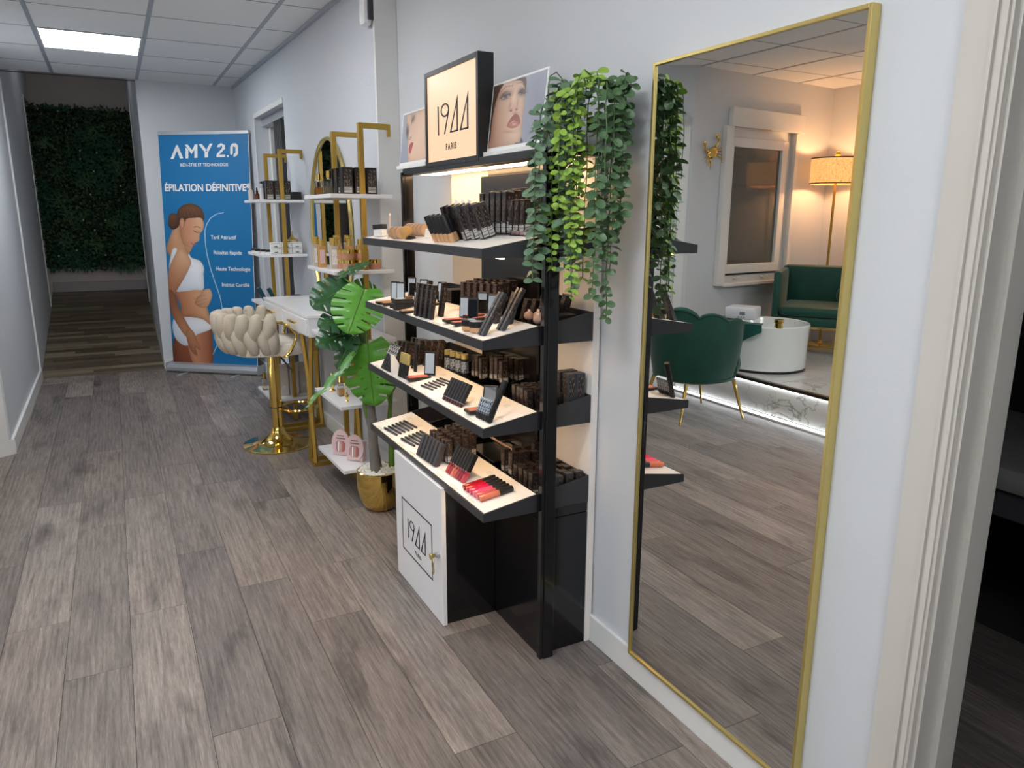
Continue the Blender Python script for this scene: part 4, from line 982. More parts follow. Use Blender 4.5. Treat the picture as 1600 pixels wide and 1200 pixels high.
# ---------------------------------------------------------------- makeup prototypes (local -y is the front, x to the right)
def at(x, y, z, rz=-PI/2, tx=0, ty=0, s=1):     # tx leans the top back (towards local +y), ty towards local -x
    return Matrix.Translation((x, y, z))@Matrix.Rotation(rz, 4, 'Z')@Matrix.Rotation(-ty, 4, 'Y')@Matrix.Rotation(-tx, 4, 'X')@Matrix.Scale(s, 4)
I_ = Matrix.Identity(4)
PROTO = {}
def proto(key, name, cat, fn):
    if key not in PROTO:
        PROTO[key] = (name, cat, fn, None)
    return key
def place(key, M, label, group=None):
    name, cat, fn, root = PROTO[key]
    if root is None:
        root = thing(name, label, cat, M=M, group=group); bpy.context.view_layer.update() if False else None
        fn(root); PROTO[key] = (name, cat, fn, root); return root
    r = dup(root, M, label, group)
    if not group and 'group' in r: del r['group']
    return r
def carton(w, d, h, m, lab=True, prt=True, barc=False):
    def f(t):
        MB().box(-w/2, w/2, -d/2, d/2, 0, h, .0008).build('carton', m, t)
        if prt: MB().box(-w*.36, w*.36, -d/2-.0004, -d/2, h*.30, h*.92).box(w/2, w/2+.0004, -d*.3, d*.3, h*.3, h*.9).build('print', boxprint_m, t)
        if barc: MB().box(w/2, w/2+.0006, -d*.38, d*.38, h*.05, h*.30).box(-w*.38, w*.38, -d/2-.0006, -d/2, h*.05, h*.28).build('barcode_sticker', barcode_m, t)
    return f
def compact(m, w=.036, d=.07, openang=100, h=.074):
    def f(t):
        MB().box(-w/2, w/2, -d/2, d/2, 0, .009, .002).build('base', bsat_m, t)
        MB().box(-w*.40, w*.40, -d*.43, d*.40, .0085, .0102).build('powder_pan', m, t)
        A = Matrix.Translation((0, d/2, .009))@Matrix.Rotation(math.radians(48), 4, 'Z')@Matrix.Rotation(math.radians(openang-90), 4, 'X').inverted()
        mb = MB(); mb.M = A; lid = mb.box(-w/2, w/2, -.003, .003, 0, h, .0015).build('lid', bsat_m, t)
        mb = MB(); mb.M = A; mb.box(-w*.40, w*.40, -.0036, -.003, .006, h-.006).build('mirror', mirror2_m, lid)
    return f
def tube_std(m, mc, r=.009, h=.10, split=.5):
    def f(t):
        MB().lathe([(r*.9, 0), (r, .002), (r, h*split-.001)], n=12).build('bottle', m, t, True)
        MB().lathe([(r*1.04, h*split), (r*1.04, h-.002), (r*.95, h)], n=12).build('cap', mc, t, True)
    return f
def pencil(m, L_=.125, r=.0045):
    def f(t):
        mb = MB(); mb.M = Matrix.Rotation(PI/2, 4, 'X')@Matrix.Translation((0, r, -L_/2)); mb.lathe([(r*.7, 0), (r, .003), (r, L_*.62)], n=8).build('barrel', m, t, True)
        mb = MB(); mb.M = Matrix.Rotation(PI/2, 4, 'X')@Matrix.Translation((0, r, -L_/2)); mb.lathe([(r*1.12, L_*.62), (r*1.12, L_*.97), (r*.8, L_)], n=8).build('cap', bsat_m, t, True)
    return f
def jar(mb_m, r=.021, h=.032):
    def f(t):
        MB().lathe([(r*.92, 0), (r, .002), (r, h*.45)], n=20).build('jar_body', mb_m, t, True)
        MB().lathe([(r*1.05, h*.45), (r*1.05, h*.97), (r, h)], n=20).build('lid', bsat_m, t, True)
    return f
def lying_gloss(m):
    def f(t):
        r = .0095; B = Matrix.Rotation(PI/2, 4, 'X')@Matrix.Translation((0, r, -.055))
        mb = MB(); mb.M = B@Matrix.Translation((0, 0, .046)); mb.lathe([(r*.9, 0), (r, .002), (r, .064)], n=12)
        mb.build('bottle', m, t, True)
        mb = MB(); mb.M = B; mb.lathe([(r*.94, 0), (r*1.0, .002), (r*1.0, .046)], n=12).build('cap', bsat_m, t, True)
        mb = MB(); mb.M = B; mb.box(-.004, .004, r*.98, r*1.03, .008, .020).build('print', boxprint_m, t)
    return f
def gloss_stand(m, r=.0072):
    def f(t):
        MB().box(-.0065, .0065, -.0065, .0065, 0, .034, .001).build('bottle', m, t)
        MB().box(-.0035, .0035, -.0069, -.0065, .024, .031).build('print', ink_m, t)
        MB().box(-.007, .007, -.007, .007, .034, .088, .001).build('cap', bsat_m, t)
    return f
def palette(w, d, h, m=None):
    def f(t):
        MB().box(-w/2, w/2, -d/2, d/2, 0, h*.55, .001).build('base', bsat_m, t)
        MB().box(-w/2+.001, w/2-.001, -d/2+.001, d/2-.001, h*.57, h, .001).build('lid', bsat_m, t)
        MB().box(-w*.3, w*.3, -d*.3, d*.3, h, h+.0004).build('label', boxprint_m, t)
    return f

def row(key, n, L, p0, p1, labels, group=None, rz=-PI/2, tx=0, ty=0, dz=0, jit=.03, s=1):
    r_ = random.Random(n*7+L)
    for i in range(n):
        k = i/max(1, n-1); x = p0[0]+(p1[0]-p0[0])*k; y = p0[1]+(p1[1]-p0[1])*k
        z = ztop(L, x)+dz
        sl = math.atan(.165)
        place(key, at(x, y, z, rz+r_.uniform(-jit, jit), tx, ty, s), labels(i) if callable(labels) else labels, group)
TN = ['top', 'second', 'third', 'lowest']
def olab(text):       # labels in order from the left end
    return lambda i: text % ORD[i]
SL = math.atan(.165)
# --- top tray
def squeeze(t):
    MB().lathe([(.018, 0), (.019, .002), (.019, .014)], n=14).build('cap', bsat_m, t, True)
    mb = MB(); vs = []; 
    for z, a, b_ in ((.014, .018, .018), (.03, .021, .014), (.05, .023, .003)):
        vs += [(a*math.cos(2*PI*i/14), b_*math.sin(2*PI*i/14), z) for i in range(14)]
    fs = [(j*14+i, j*14+(i+1) % 14, (j+1)*14+(i+1) % 14, (j+1)*14+i) for j in range(2) for i in range(14)]+[tuple(range(28, 42))]
    mb.add(vs, fs).build('tube_body', paper_m, t, True)
def whitepouch(t):
    MB().box(-.028, .028, -.012, .012, 0, .028, .004).build('body', whiteprint_m, t)
    MB().box(-.030, .030, -.013, .013, .028, .046, .002).build('flap', bsat_m, t)
PROTO['pouch'] = ('cream_box', 'box', whitepouch, None)
place('pouch', at(.905, 2.79, ztop(0, .905), -PI/2+.3, 0, .06), 'white sample pouch with black band at far left of top tray')
mb = MB(); mb.prism([(-.018, 0), (.012, 0), (.02, .085), (.012, .092)], (0,0,0), (1,0,0), (0,0,1), -.006); c = mb.build('price_card', mat('peach card', rgb(240, 214, 196), .5, var=.03)); c.matrix_world = at(.895, 2.67, ztop(0, .895), -PI/2-.4, .1, -.15)
tag(c, 'pale pointed price card standing at left end of top tray', 'price card')
PROTO['disc'] = ('powder_jar', 'powder jar', lambda t: (MB().lathe([(.021, 0), (.0215, .006), (.0215, .007)], n=22).build('jar_body', beige_m, t, True), MB().lathe([(.022, .010), (.022, .0145), (.021, .016)], n=22).build('lid', bsat_m, t, True), MB().lathe([(.0222, .007), (.0222, .010)], n=22).build('silver_band', alu_m, t, True)), None)
for i in range(3):
    M_ = at(.893+.006*i, 2.60-.028*i, ztop(0, .89)+.022, -PI/2)@Matrix.Rotation(PI/2, 4, 'Y')@Matrix.Rotation(.2, 4, 'X')
    place('disc', M_@Matrix.Rotation(PI, 4, 'X')@Matrix.Translation((0,0,-.016)), '%s upright beige powder jar from the left, front of top tray' % ORD[i], 'upright powder jars on the top tray')
for i in range(6):
    M_ = at(.952+.003*i, 2.595-.026*i, ztop(0, .955)+.022, -PI/2)@Matrix.Rotation(PI/2, 4, 'Y')@Matrix.Rotation(.2, 4, 'X')
    place('disc', M_@Matrix.Rotation(PI, 4, 'X')@Matrix.Translation((0,0,-.016)), '%s beige powder jar from the left, behind the tan sponge' % ORD[i], 'upright powder jars on the top tray')
sp = thing('makeup_sponge', 'tan fan-shaped makeup sponge on the top tray', 'sponge', M=at(.895, 2.48, ztop(0, .895), -PI/2+.4, .1, 0))
MB().lathe([(.002, 0), (.013, .008), (.019, .020), (.022, .034), (.018, .042), (.006, .045)], n=16).build('sponge_head', sponge_m, sp, True)
MB().lathe([(.018, .0), (.02, .004), (.012, .012)], .018, .01, 12).build('black_holder', bsat_m, sp, True)
wd = MB(); wd.prism([(-.018, 0), (.014, 0), (-.002, .03), (-.006, .03)], (0, -.008, 0), (1,0,0), (0,0,1), -.016); c = wd.build('price_holder', paper_m); c.matrix_world = at(.945, 2.39, ztop(0, .945), -PI/2)
tag(c, 'small white wedge price holder beside the foundation tubes', 'price holder')
PROTO['found'] = ('foundation_tube', 'foundation', tube_std(beige_m, bsat_m, .0115, .085, .34), None)
row('found', 5, 0, (.905, 2.215), (.915, 2.11), olab('%s beige foundation tube from the left, leaning on top tray'), 'leaning foundation tubes', tx=-.36, ty=.12)
row('found', 4, 0, (.925, 2.225), (.935, 2.135), olab('%s beige foundation tube from the left, second row on top tray'), 'leaning foundation tubes', tx=-.36, ty=.12)
PROTO['lbox'] = ('black_carton', 'box', carton(.024, .024, .107, slat_m, barc=True), None)
PROTO['lbox2'] = ('black_carton', 'box', carton(.022, .022, .107, blk_m), None)
row('lbox', 3, 0, (.955, 2.085), (.985, 2.03), olab('%s leaning grey carton with barcode from the left, top tray'), 'leaning cartons on the top tray', rz=-PI/2+.0, tx=-.33, ty=.08)
row('lbox', 3, 0, (.985, 2.10), (1.012, 2.045), olab('%s leaning carton with barcode from the left, back row top tray'), 'leaning cartons on the top tray', tx=-.33, ty=.08)
row('lbox2', 3, 0, (.95, 2.175), (.96, 2.12), olab('%s plain black leaning carton from the left, top tray'), 'leaning cartons on the top tray', tx=-.33, ty=.08)
row('lbox2', 3, 0, (.978, 2.19), (.988, 2.135), olab('%s plain black leaning carton from the left, back of top tray'), 'leaning cartons on the top tray', tx=-.33, ty=.08)
for i in range(3):
    c = MB().box(-.011, .011, -.0006, .0006, 0, .05).build('info_card', mat('pale blue card', rgb(222, 230, 236), .4, var=.03)); c.matrix_world = at(1.0, 2.30-.05*i, ztop(0, 1.0)+.065, -PI/2, .1, -.25)
    tag(c, '%s upright pale info card from the left behind leaning cartons' % ORD[i], 'card', 'pale info cards on the top tray')
    MB().box(-.002, .002, .0006, .002, -.07, .002).build('card_stem', glass_m, c)
PROTO['tall'] = ('tall_carton', 'box', carton(.028, .028, .125, blk_m, barc=True), None)
row('tall', 5, 0, (1.045, 2.155), (1.055, 2.02), olab('%s tall black carton from the left, row at back of top tray'), 'tall cartons on the top tray', jit=.05)
row('tall', 4, 0, (1.085, 2.165), (1.095, 2.05), olab('%s tall black carton from the left, second row of top tray'), 'tall cartons on the top tray', jit=.05)
PROTO['mid'] = ('small_carton', 'box', carton(.026, .026, .10, brn_m, barc=True), None)
row('mid', 3, 0, (1.06, 1.99), (1.07, 1.935), olab('%s brown black carton from the left beside the tall cartons'), 'brown cartons on the top tray')
PROTO['sm'] = ('small_carton', 'box', carton(.023, .023, .060, brn_m), None)
row('sm', 4, 0, (1.085, 1.945), (1.10, 1.86), olab('%s small carton from the left near the front post, top tray'), 'small cartons on the top tray')
row('tall', 6, 0, (1.14, 2.12), (1.15, 1.86), olab('%s tall black carton from the left, backmost row of top tray'), 'tall cartons on the top tray')
ac = thing('acrylic_tray', 'clear acrylic tray of small pinkish boxes near the post, top tray', 'tray', M=at(1.055, 1.915, ztop(0, 1.045), -PI/2))
MB().box(-.07, .07, -.012, -.010, 0, .018).box(-.07, .07, .010, .012, 0, .018).box(-.07, .07, -.012, .012, 0, .002).box(-.07, -.068, -.01, .01, 0, .018).box(.068, .07, -.01, .01, 0, .018).build('acrylic_box', glass_m, ac)
for i in range(5): MB().box(-.064+i*.026, -.042+i*.026, -.009, .009, .002, .014, .001).build('sample_box', mat('mauve card', rgb(190, 160, 156), .5, var=.1, vscale=60), ac)

# --- second tray
PROTO['c_tan'] = ('open_compact', 'compact', compact(tan_m, .034, .074, 96), None)
PROTO['c_rose'] = ('open_compact', 'compact', compact(rose_m, .034, .07, 98, .07), None)
place('c_tan', at(.900, 2.735, ztop(1, .900), -PI/2, -SL*0, 0), 'open compact with tan powder at far left of second tray')
place('c_tan', at(.905, 2.685, ztop(1, .905), -PI/2), 'open tan compact, second from the left on second tray')
PROTO['pal'] = ('closed_palette', 'palette', palette(.056, .075, .018), None)
place('pal', at(.905, 2.565, ztop(1, .905), -PI/2+.1), 'closed black palette lying in front, left part of second tray')
place('pal', at(.907, 2.563, ztop(1, .907)+.0185, -PI/2-.06, 0, 0, .93), 'closed black palette stacked on another, second tray')
place('c_tan', at(.975, 2.745, ztop(1, .975), -PI/2+.1), 'open tan compact behind the far left pair, second tray')
place('c_tan', at(.98, 2.635, ztop(1, .98), -PI/2), 'open tan compact behind the stacked palettes, second tray')
place('c_tan', at(.89, 2.45, ztop(1, .89), -PI/2, 0, 0, .9), 'open tan compact left of the four black cartons')
place('c_tan', at(.99, 2.48, ztop(1, .99), -PI/2), 'open tan compact right behind the four black cartons')
PROTO['fb'] = ('black_carton', 'box', carton(.022, .014, .112, blk_m), None)
row('fb', 4, 1, (.885, 2.365), (.893, 2.255), olab('%s slim upright black carton from the left, front of second tray'), 'four upright slim cartons', rz=-PI/2, tx=.12, ty=-.06)
row('fb', 2, 1, (.925, 2.375), (.93, 2.26), olab('%s slim black carton from left behind the front four, second tray'), 'four upright slim cartons', tx=.12, ty=-.06)
og = thing('palette_organiser', 'black organiser rack filled with flat palettes on second tray', 'organiser', M=at(1.09, 2.49, ztop(1, 1.09)-.02, -PI/2))
MB().box(-.055, .055, -.045, .045, 0, .004).box(-.055, -.051, -.045, .045, 0, .06).box(.051, .055, -.045, .045, 0, .06).box(-.051, .051, .041, .045, 0, .06).build('organiser_shell', black_m, og)
for i in range(5): MB().box(-.048, .048, -.043, .036, .008+i*.0105, .0155+i*.0105, .001).build('palette', brn_m, og)
PROTO['bl5'] = ('patterned_carton', 'box', carton(.028, .03, .085, brn_m), None)
row('bl5', 6, 1, (1.075, 2.375), (1.11, 2.19), olab('%s dark carton from left in front row of the second tray block'), 'block of dark cartons on the second tray', jit=.0, dz=-.01)
row('bl5', 6, 1, (1.10, 2.385), (1.135, 2.20), olab('%s dark carton from left in middle row of the second tray block'), 'block of dark cartons on the second tray', jit=.0, dz=-.01)
row('bl5', 6, 1, (1.135, 2.395), (1.17, 2.21), olab('%s dark carton from left in back row of the second tray block'), 'block of dark cartons on the second tray', jit=.0, dz=-.01)
place('c_rose', at(.925, 2.135, ztop(1, .925), -PI/2), 'open rose blush compact, leftmost of the front pair, second tray')
place('c_rose', at(.925, 2.07, ztop(1, .925), -PI/2+.05), 'open rose blush compact left of the two little jars')
place('c_rose', at(.99, 2.135, ztop(1, .99), -PI/2+.1), 'open rose compact in the back pair, left, second tray')
place('c_rose', at(.99, 2.065, ztop(1, .99), -PI/2), 'open rose compact in the back pair, right, second tray')
PROTO['jar'] = ('cream_jar', 'jar', jar(beige_m), None)
place('jar', at(.903, 1.978, ztop(1, .903)), 'left of two small beige jars with black lids, second tray')
place('jar', at(.907, 1.93, ztop(1, .907)), 'right of two small beige jars with black lids, second tray')
PROTO['lean'] = ('long_black_carton', 'box', carton(.013, .013, .135, slat_m), None)
for i, (x, y, lb) in enumerate(((.895, 1.885, 'long thin black carton leaning back, left of front pair, second tray'), (.897, 1.869, 'long thin black carton leaning back, right of front pair, second tray'), (.955, 1.885, 'long thin grey carton leaning, left of rear pair near the post'), (.957, 1.866, 'long thin grey carton leaning, right of rear pair near the post'))):
    place('lean', at(x, y, ztop(1, x), -PI/2, .50, -.06), lb)
PROTO['lb3'] = ('black_carton', 'box', carton(.028, .02, .095, slat_m), None)
place('lb3', at(.99, 1.985, ztop(1, .99), -PI/2, .3, -.05), 'charcoal carton leaning behind the little jars, second tray')
place('lb3', at(1.01, 1.935, ztop(1, 1.01), -PI/2, .3, -.05), 'charcoal carton leaning behind the rear thin pair, second tray')
PROTO['lb4'] = ('patterned_carton', 'box', carton(.024, .024, .10, brn_m), None)
row('lb4', 4, 1, (1.10, 2.01), (1.13, 1.91), olab('%s leaning brown carton from the left in the bin, second tray'), 'leaning cartons in the bin of second tray', tx=.15, ty=-.2, dz=-.05)
row('lb4', 3, 1, (1.15, 1.99), (1.17, 1.90), olab('%s leaning brown carton from the left, back of bin, second tray'), 'leaning cartons in the bin of second tray', tx=.15, ty=-.2, dz=-.04)
PROTO['puff'] = ('powder_puff', 'powder puff', lambda t: (MB().sphere((0, 0, .014), .017, 12, 8, (1, .9, .85)).build('puff', puff_m, t, True), MB().box(-.007, .007, -.001, .001, .026, .034).build('puff_ribbon', paper_m, t)), None)
for i, (x, y, z) in enumerate(((1.10, 1.965, .0), (1.115, 1.935, .0), (1.10, 1.91, -.005), (1.13, 1.90, .012))):
    place('puff', at(x, y, ztop(1, x)-.014+z), '%s pale powder puff from the left in bin of second tray' % ORD[i], 'pale powder puffs in the bin')
PROTO['flat'] = ('flat_carton', 'box', palette(.06, .07, .02), None)
for i in range(3): place('flat', at(1.155+.0*i, 1.862, ztop(1, 1.15)-.055+.0205*i, -PI/2), '%s flat dark box from the bottom, stacked right of post, second tray' % ORD[i], 'flat boxes stacked beside the post')
MB_ = None

# --- third tray
PROTO['tp'] = ('mascara_carton', 'box', lambda t: (MB().box(-.0085, .0085, -.0085, .0085, 0, .105, .0008).build('carton', blk_m, t), MB().box(-.0075, .0075, -.0090, -.0085, .062, .10).build('print', print_mat('white lettering print', (.012, .012, .013, 1), rgb(210, 212, 214), .53, (200, 200, 120)) if 'wl' not in MATS else MATS['wl'], t)), None)
row('tp', 5, 2, (.884, 2.745), (.888, 2.665), olab('%s leaning black carton with white lettering from the left, third tray'), 'leaning lettered cartons on the third tray', tx=.42, ty=-.1)
wc = MB(); wc.prism([(0, 0), (.05, 0), (.012, .075), (0, .08)], (0,-.006,0), (0,1,0), (0,0,1), .012); c = wc.build('price_wedge', paper_m); c.matrix_world = at(.88, 2.625, ztop(2, .88), -PI/2)
tag(c, 'white wedge card between lettered cartons and gold-capped liners, third tray', 'price card')
PROTO['liner'] = ('gold_cap_liner', 'eyeliner', tube_std(bsat_m, brass_m, .0065, .092, .58), None)
row('liner', 5, 2, (.890, 2.575), (.894, 2.515), olab('%s gold-capped black liner from the left on third tray'), 'gold-capped liners', tx=.15, ty=-.06)
PROTO['pen'] = ('black_pen', 'pen', tube_std(bsat_m, bsat_m, .007, .105, .6), None)
place('pen', at(.955, 2.58, ztop(2, .955), -PI/2, .08), 'single upright black pen behind the gold-capped liners')
place('pen', at(.965, 2.635, ztop(2, .965), -PI/2, .3, -.2), 'black pen leaning left of the single upright pen, third tray')
PROTO['bx3'] = ('black_carton', 'box', carton(.024, .05, .088, blk_m), None)
for r_ in range(2):
    row('bx3', 3, 2, (.965+.055*r_, 2.76-.01*r_), (.975+.055*r_, 2.695-.01*r_), olab('%s black carton from left in ' + ('front' if r_ == 0 else 'back') + ' row of left block, third tray'), 'block of black cartons at left of third tray', jit=0, tx=.15, dz=-.0)
row('lb4', 4, 2, (1.0, 2.67), (1.05, 2.585), olab('%s leaning patterned carton from left beside the left block, third tray'), 'leaning patterned cartons on the third tray', tx=.1, ty=-.22)
place('c_rose', at(.925, 2.47, ztop(2, .925), -PI/2-.05, 0, 0, 1.25), 'large open bronzer compact with mirror on third tray')
PROTO['pc'] = ('flat_pencil', 'pencil', pencil(slat_m, .085, .0033), None)
for i in range(6):
    k = i/5; place('pc', at(.905+.016*i, 2.335+.004*i, ztop(2, .905+.016*i), PI/2+PI/2+.12, 0, SL*0), '%s lying pencil from the front in row of six, third tray' % ORD[i], 'six lying pencils on the third tray')
PROTO['gb'] = ('lip_crayon', 'lip crayon', lambda t: (MB().box(-.0085, .0085, -.006, .006, .012, .078, .001).build('cap', bsat_m, t), MB().box(-.007, .007, -.005, .005, 0, .012, .001).build('crayon_body', mat('dark shade', rgb(70, 34, 34), .4, var=.1), t), MB().box(-.0086, .0086, -.0062, .0062, .012, .0135).build('silver_band', alu_m, t)), None)
row('gb', 7, 2, (.897, 2.165), (.903, 2.05), olab('%s black crayon from the left in row of seven leaning, third tray'), 'seven leaning black crayons', tx=.5, jit=0)
PROTO['c_br'] = ('open_compact', 'compact', compact(bronze_m, .045, .075, 112, .068), None)
place('c_br', at(.925, 1.965, ztop(2, .925), -PI/2), 'open bronze palette beside the patterned crayons, third tray')
PROTO['sn'] = ('patterned_crayon', 'crayon', lambda t: (MB().lathe([(.003, 0), (.0072, .012), (.0072, .02)], n=10).build('crayon_tip', bsat_m, t, True), MB().lathe([(.0075, .02), (.0075, .062), (.0065, .064)], n=10).build('sleeve', pat_m, t, True)), None)
row('sn', 5, 2, (.899, 1.918), (.903, 1.866), olab('%s snake-patterned crayon from the left near the third tray corner'), 'snake-patterned crayons', tx=.3, ty=-.1)
place('pen', at(.905, 1.848, ztop(2, .905), -PI/2, .35, -.12, 1.25), 'tall black pen leaning beside patterned crayons near third tray corner')
place('tp', at(1.06, 2.57, ztop(2, 1.06)-.01, -PI/2, .1, .3), 'lone lettered carton tilted in the bin, third tray')
PROTO['bot'] = ('cosmetic_bottle', 'bottle', lambda t: (MB().lathe([(.014, 0), (.0145, .003), (.0145, .072)], n=14).build('bottle_body', bsat_m, t, True), MB().lathe([(.0148, .072), (.0148, .088), (.013, .09)], n=14).build('cap', brass_m, t, True), MB().lathe([(.0147, .02), (.0147, .062)], n=14, cap=False).build('sleeve', pat_m, t, True)), None)
row('bot', 4, 2, (1.075, 2.545), (1.09, 2.425), olab('%s patterned bottle from the left in bin of third tray'), 'patterned bottles in the bin', dz=-.03)
PROTO['bx'] = ('dark_carton', 'box', carton(.025, .025, .078, brn_m, barc=True), None)
def grid(key, L, x0, x1, nx, y0, y1, ny, lab, group, dz=0, hs=(.0, .0), zf=None):
    r_ = random.Random(nx*31+ny+L)
    for i in range(nx):
        for j in range(ny):
            x = x0+(x1-x0)*i/max(1, nx-1); y = y0+(y1-y0)*j/max(1, ny-1)
            z = (zf if zf is not None else ztop(L, x))+dz+r_.uniform(*hs)
            rowt = ['front', 'second', 'third', 'fourth', 'fifth'][i]
            place(key, at(x, y, z, -PI/2+r_.uniform(-.06, .06), r_.uniform(-.03, .03), r_.uniform(-.03, .03)), lab % (ORD[j], rowt), group)
grid('bx', 2, 1.12, 1.18, 2, 2.395, 2.33, 3, '%s from left, %s row, carton pile mid bin, third tray', 'carton pile in the middle bin of third tray', zf=.79, hs=(0, .006))
grid('bx', 2, 1.135, 1.195, 2, 2.275, 2.20, 3, '%s from left, %s row, carton pile right of middle bin, third tray', 'carton pile right of the middle bin', zf=.80, hs=(0, .006))
PROTO['lip'] = ('lipstick_carton', 'box', carton(.021, .021, .066, brn_m), None)
grid('lip', 2, 1.08, 1.20, 5, 2.005, 1.925, 4, '%s from left, %s row of lipstick cartons in third tray bin', 'lipstick cartons in the third tray bin', zf=.775, hs=(0, .004))
grid('lip', 2, 1.125, 1.16, 2, 1.895, 1.865, 2, '%s from left, %s row, small cartons right of post, third tray', 'small cartons right of the post, third tray', zf=.768, hs=(0, .004))
PROTO['tg'] = ('tall_grey_carton', 'box', carton(.03, .03, .10, slat_m), None)
grid('tg', 2, 1.175, 1.207, 2, 1.89, 1.845, 2, '%s tall grey carton from left, %s row, beside wall, third tray', 'tall grey cartons beside the wall', zf=.80)

# --- lowest tray
for i in range(6): place('pc', at(.895+.0175*i, 2.715+.003*i, ztop(3, .895+.0175*i), PI+.10, 0, 0, 1.42), '%s lying pencil from the front in left row, lowest tray' % ORD[i], 'lying pencils in the left row')
for i in range(6): place('pc', at(.905+.0165*i, 2.545+.003*i, ztop(3, .905+.0165*i), PI+.10, 0, 0, 1.35), '%s lying pencil from the front in right row, lowest tray' % ORD[i], 'lying pencils in the right row')
PROTO['g6'] = ('grey_lipstick_case', 'lipstick', lambda t: (MB().box(-.010, .010, -.010, .010, 0, .082, .001).build('case', mat('gunmetal case', (.075, .078, .088, 1), .35, .3, var=.1), t), MB().box(.010, .0104, -.009, .009, 0.0, .075).build('side_print', mat('blush side', rgb(64, 58, 58), .5, var=.1), t)), None)
row('g6', 6, 3, (.893, 2.395), (.899, 2.255), olab('%s gunmetal lipstick case from the left in row of six, lowest tray'), 'six leaning gunmetal lipstick cases', tx=.38, jit=0)
PROTO['bk'] = ('brown_carton', 'box', carton(.021, .021, .08, brn_m, barc=True), None)
grid('bk', 3, .945, 1.035, 4, 2.385, 2.245, 6, '%s from left, %s row of brown carton block, lowest tray', 'block of brown cartons on the lowest tray', hs=(0, .003))
GS = [(176, 64, 66), (150, 60, 64), (206, 112, 96), (188, 98, 84), (158, 62, 72), (140, 46, 60), (184, 70, 84)]
for i in range(7):
    k = i/6; key = 'gs%d' % i
    PROTO[key] = ('lip_gloss', 'lip gloss', gloss_stand(mat('gloss shade %d' % i, rgb(*GS[i]), .2, var=.05)), None)
    place(key, at(.909+.006*k, 2.172-.11*k, ztop(3, .909+.006*k), -PI/2, .5, 0, 1.12), '%s leaning black-capped lip gloss from left, right of gunmetal cases' % ORD[i], 'leaning lip glosses')
LG = [(160, 22, 36), (196, 24, 44), (214, 36, 84), (222, 84, 116), (206, 92, 96), (214, 122, 92)]
CN = ['dark red', 'bright red', 'hot pink', 'rose pink', 'dusty pink', 'coral peach']
for i in range(6):
    k = i/5; key = 'lg%d' % i
    PROTO[key] = ('lip_gloss', 'lip gloss', lying_gloss(mat('lying gloss %d' % i, rgb(*LG[i]), .15, var=.04)), None)
    M_ = Matrix.Translation((.948+.004*k, 2.003-.112*k, ztop(3, .948+.004*k)))@Matrix.Rotation(-SL, 4, 'Y')@Matrix.Rotation(-PI/2-.05, 4, 'Z')
    place(key, M_, '%s lip gloss lying in the row near lowest tray corner' % CN[i], 'lying lip glosses')
gt = thing('glass_riser', 'empty dark glass riser behind the carton block, lowest tray', 'display riser', M=at(1.10, 2.22, .505, -PI/2))
MB().box(-.10, .10, -.045, .10, .045, .050, .001).build('glass_top', black_m, gt)
for a in (-.095, .09): MB().box(a, a+.005, -.04, .095, 0, .045).build('side', glass_m, gt)
ch = thing('bead_strip', 'beaded pale strip lying along back of lowest tray', 'trim', M=at(1.165, 2.25, .556, -PI/2))
for i in range(26): MB().sphere((-.13+i*.0095, 0, .004), .0042, 6, 4).build('bead', puff_m, ch, True)
grid('bx', 3, 1.085, 1.20, 4, 2.085, 2.035, 2, '%s from left, %s row, cartons in bin left of post, lowest tray', 'cartons in the bin left of the post, lowest tray', zf=.525, hs=(0, .008))
grid('bx', 3, 1.085, 1.205, 4, 1.995, 1.90, 4, '%s from left, %s row, cartons in bin behind post, lowest tray', 'cartons in the bin behind the post, lowest tray', zf=.50, hs=(0, .008))
PROTO['gl'] = ('grey_carton', 'box', carton(.025, .025, .075, slat_m), None)
grid('gl', 3, 1.135, 1.212, 3, 1.868, 1.84, 2, '%s grey carton from left, %s row right of post, lowest tray', 'grey cartons right of the post, lowest tray', zf=.505, hs=(0, .008))

# ---------------------------------------------------------------- tall mirror on the near wall
tmir = thing('wall_mirror', 'tall rectangular mirror with thin brass frame on the near wall', 'mirror', (1.25, 1.36, 1.0))
def TMp(mb, n, m): o_ = mb.build(n, m, tmir); o_.matrix_parent_inverse = Matrix.Translation((-1.25, -1.36, -1.0)); return o_
my0, my1, mz0, mz1 = .968, 1.588, .085, 1.738
TMp(MB().box(1.2435, 1.258, my0+.004, my1-.004, mz0+.004, mz1-.004), 'mirror_glass', mirror_m)
for a, b_, c, e in ((my0, my0+.008, mz0, mz1), (my1-.008, my1, mz0, mz1), (my0+.008, my1-.008, mz0, mz0+.008), (my0+.008, my1-.008, mz1-.008, mz1)):
    TMp(MB().box(1.238, 1.2625, a, b_, c, e, .001), 'frame_bar', brass_m)

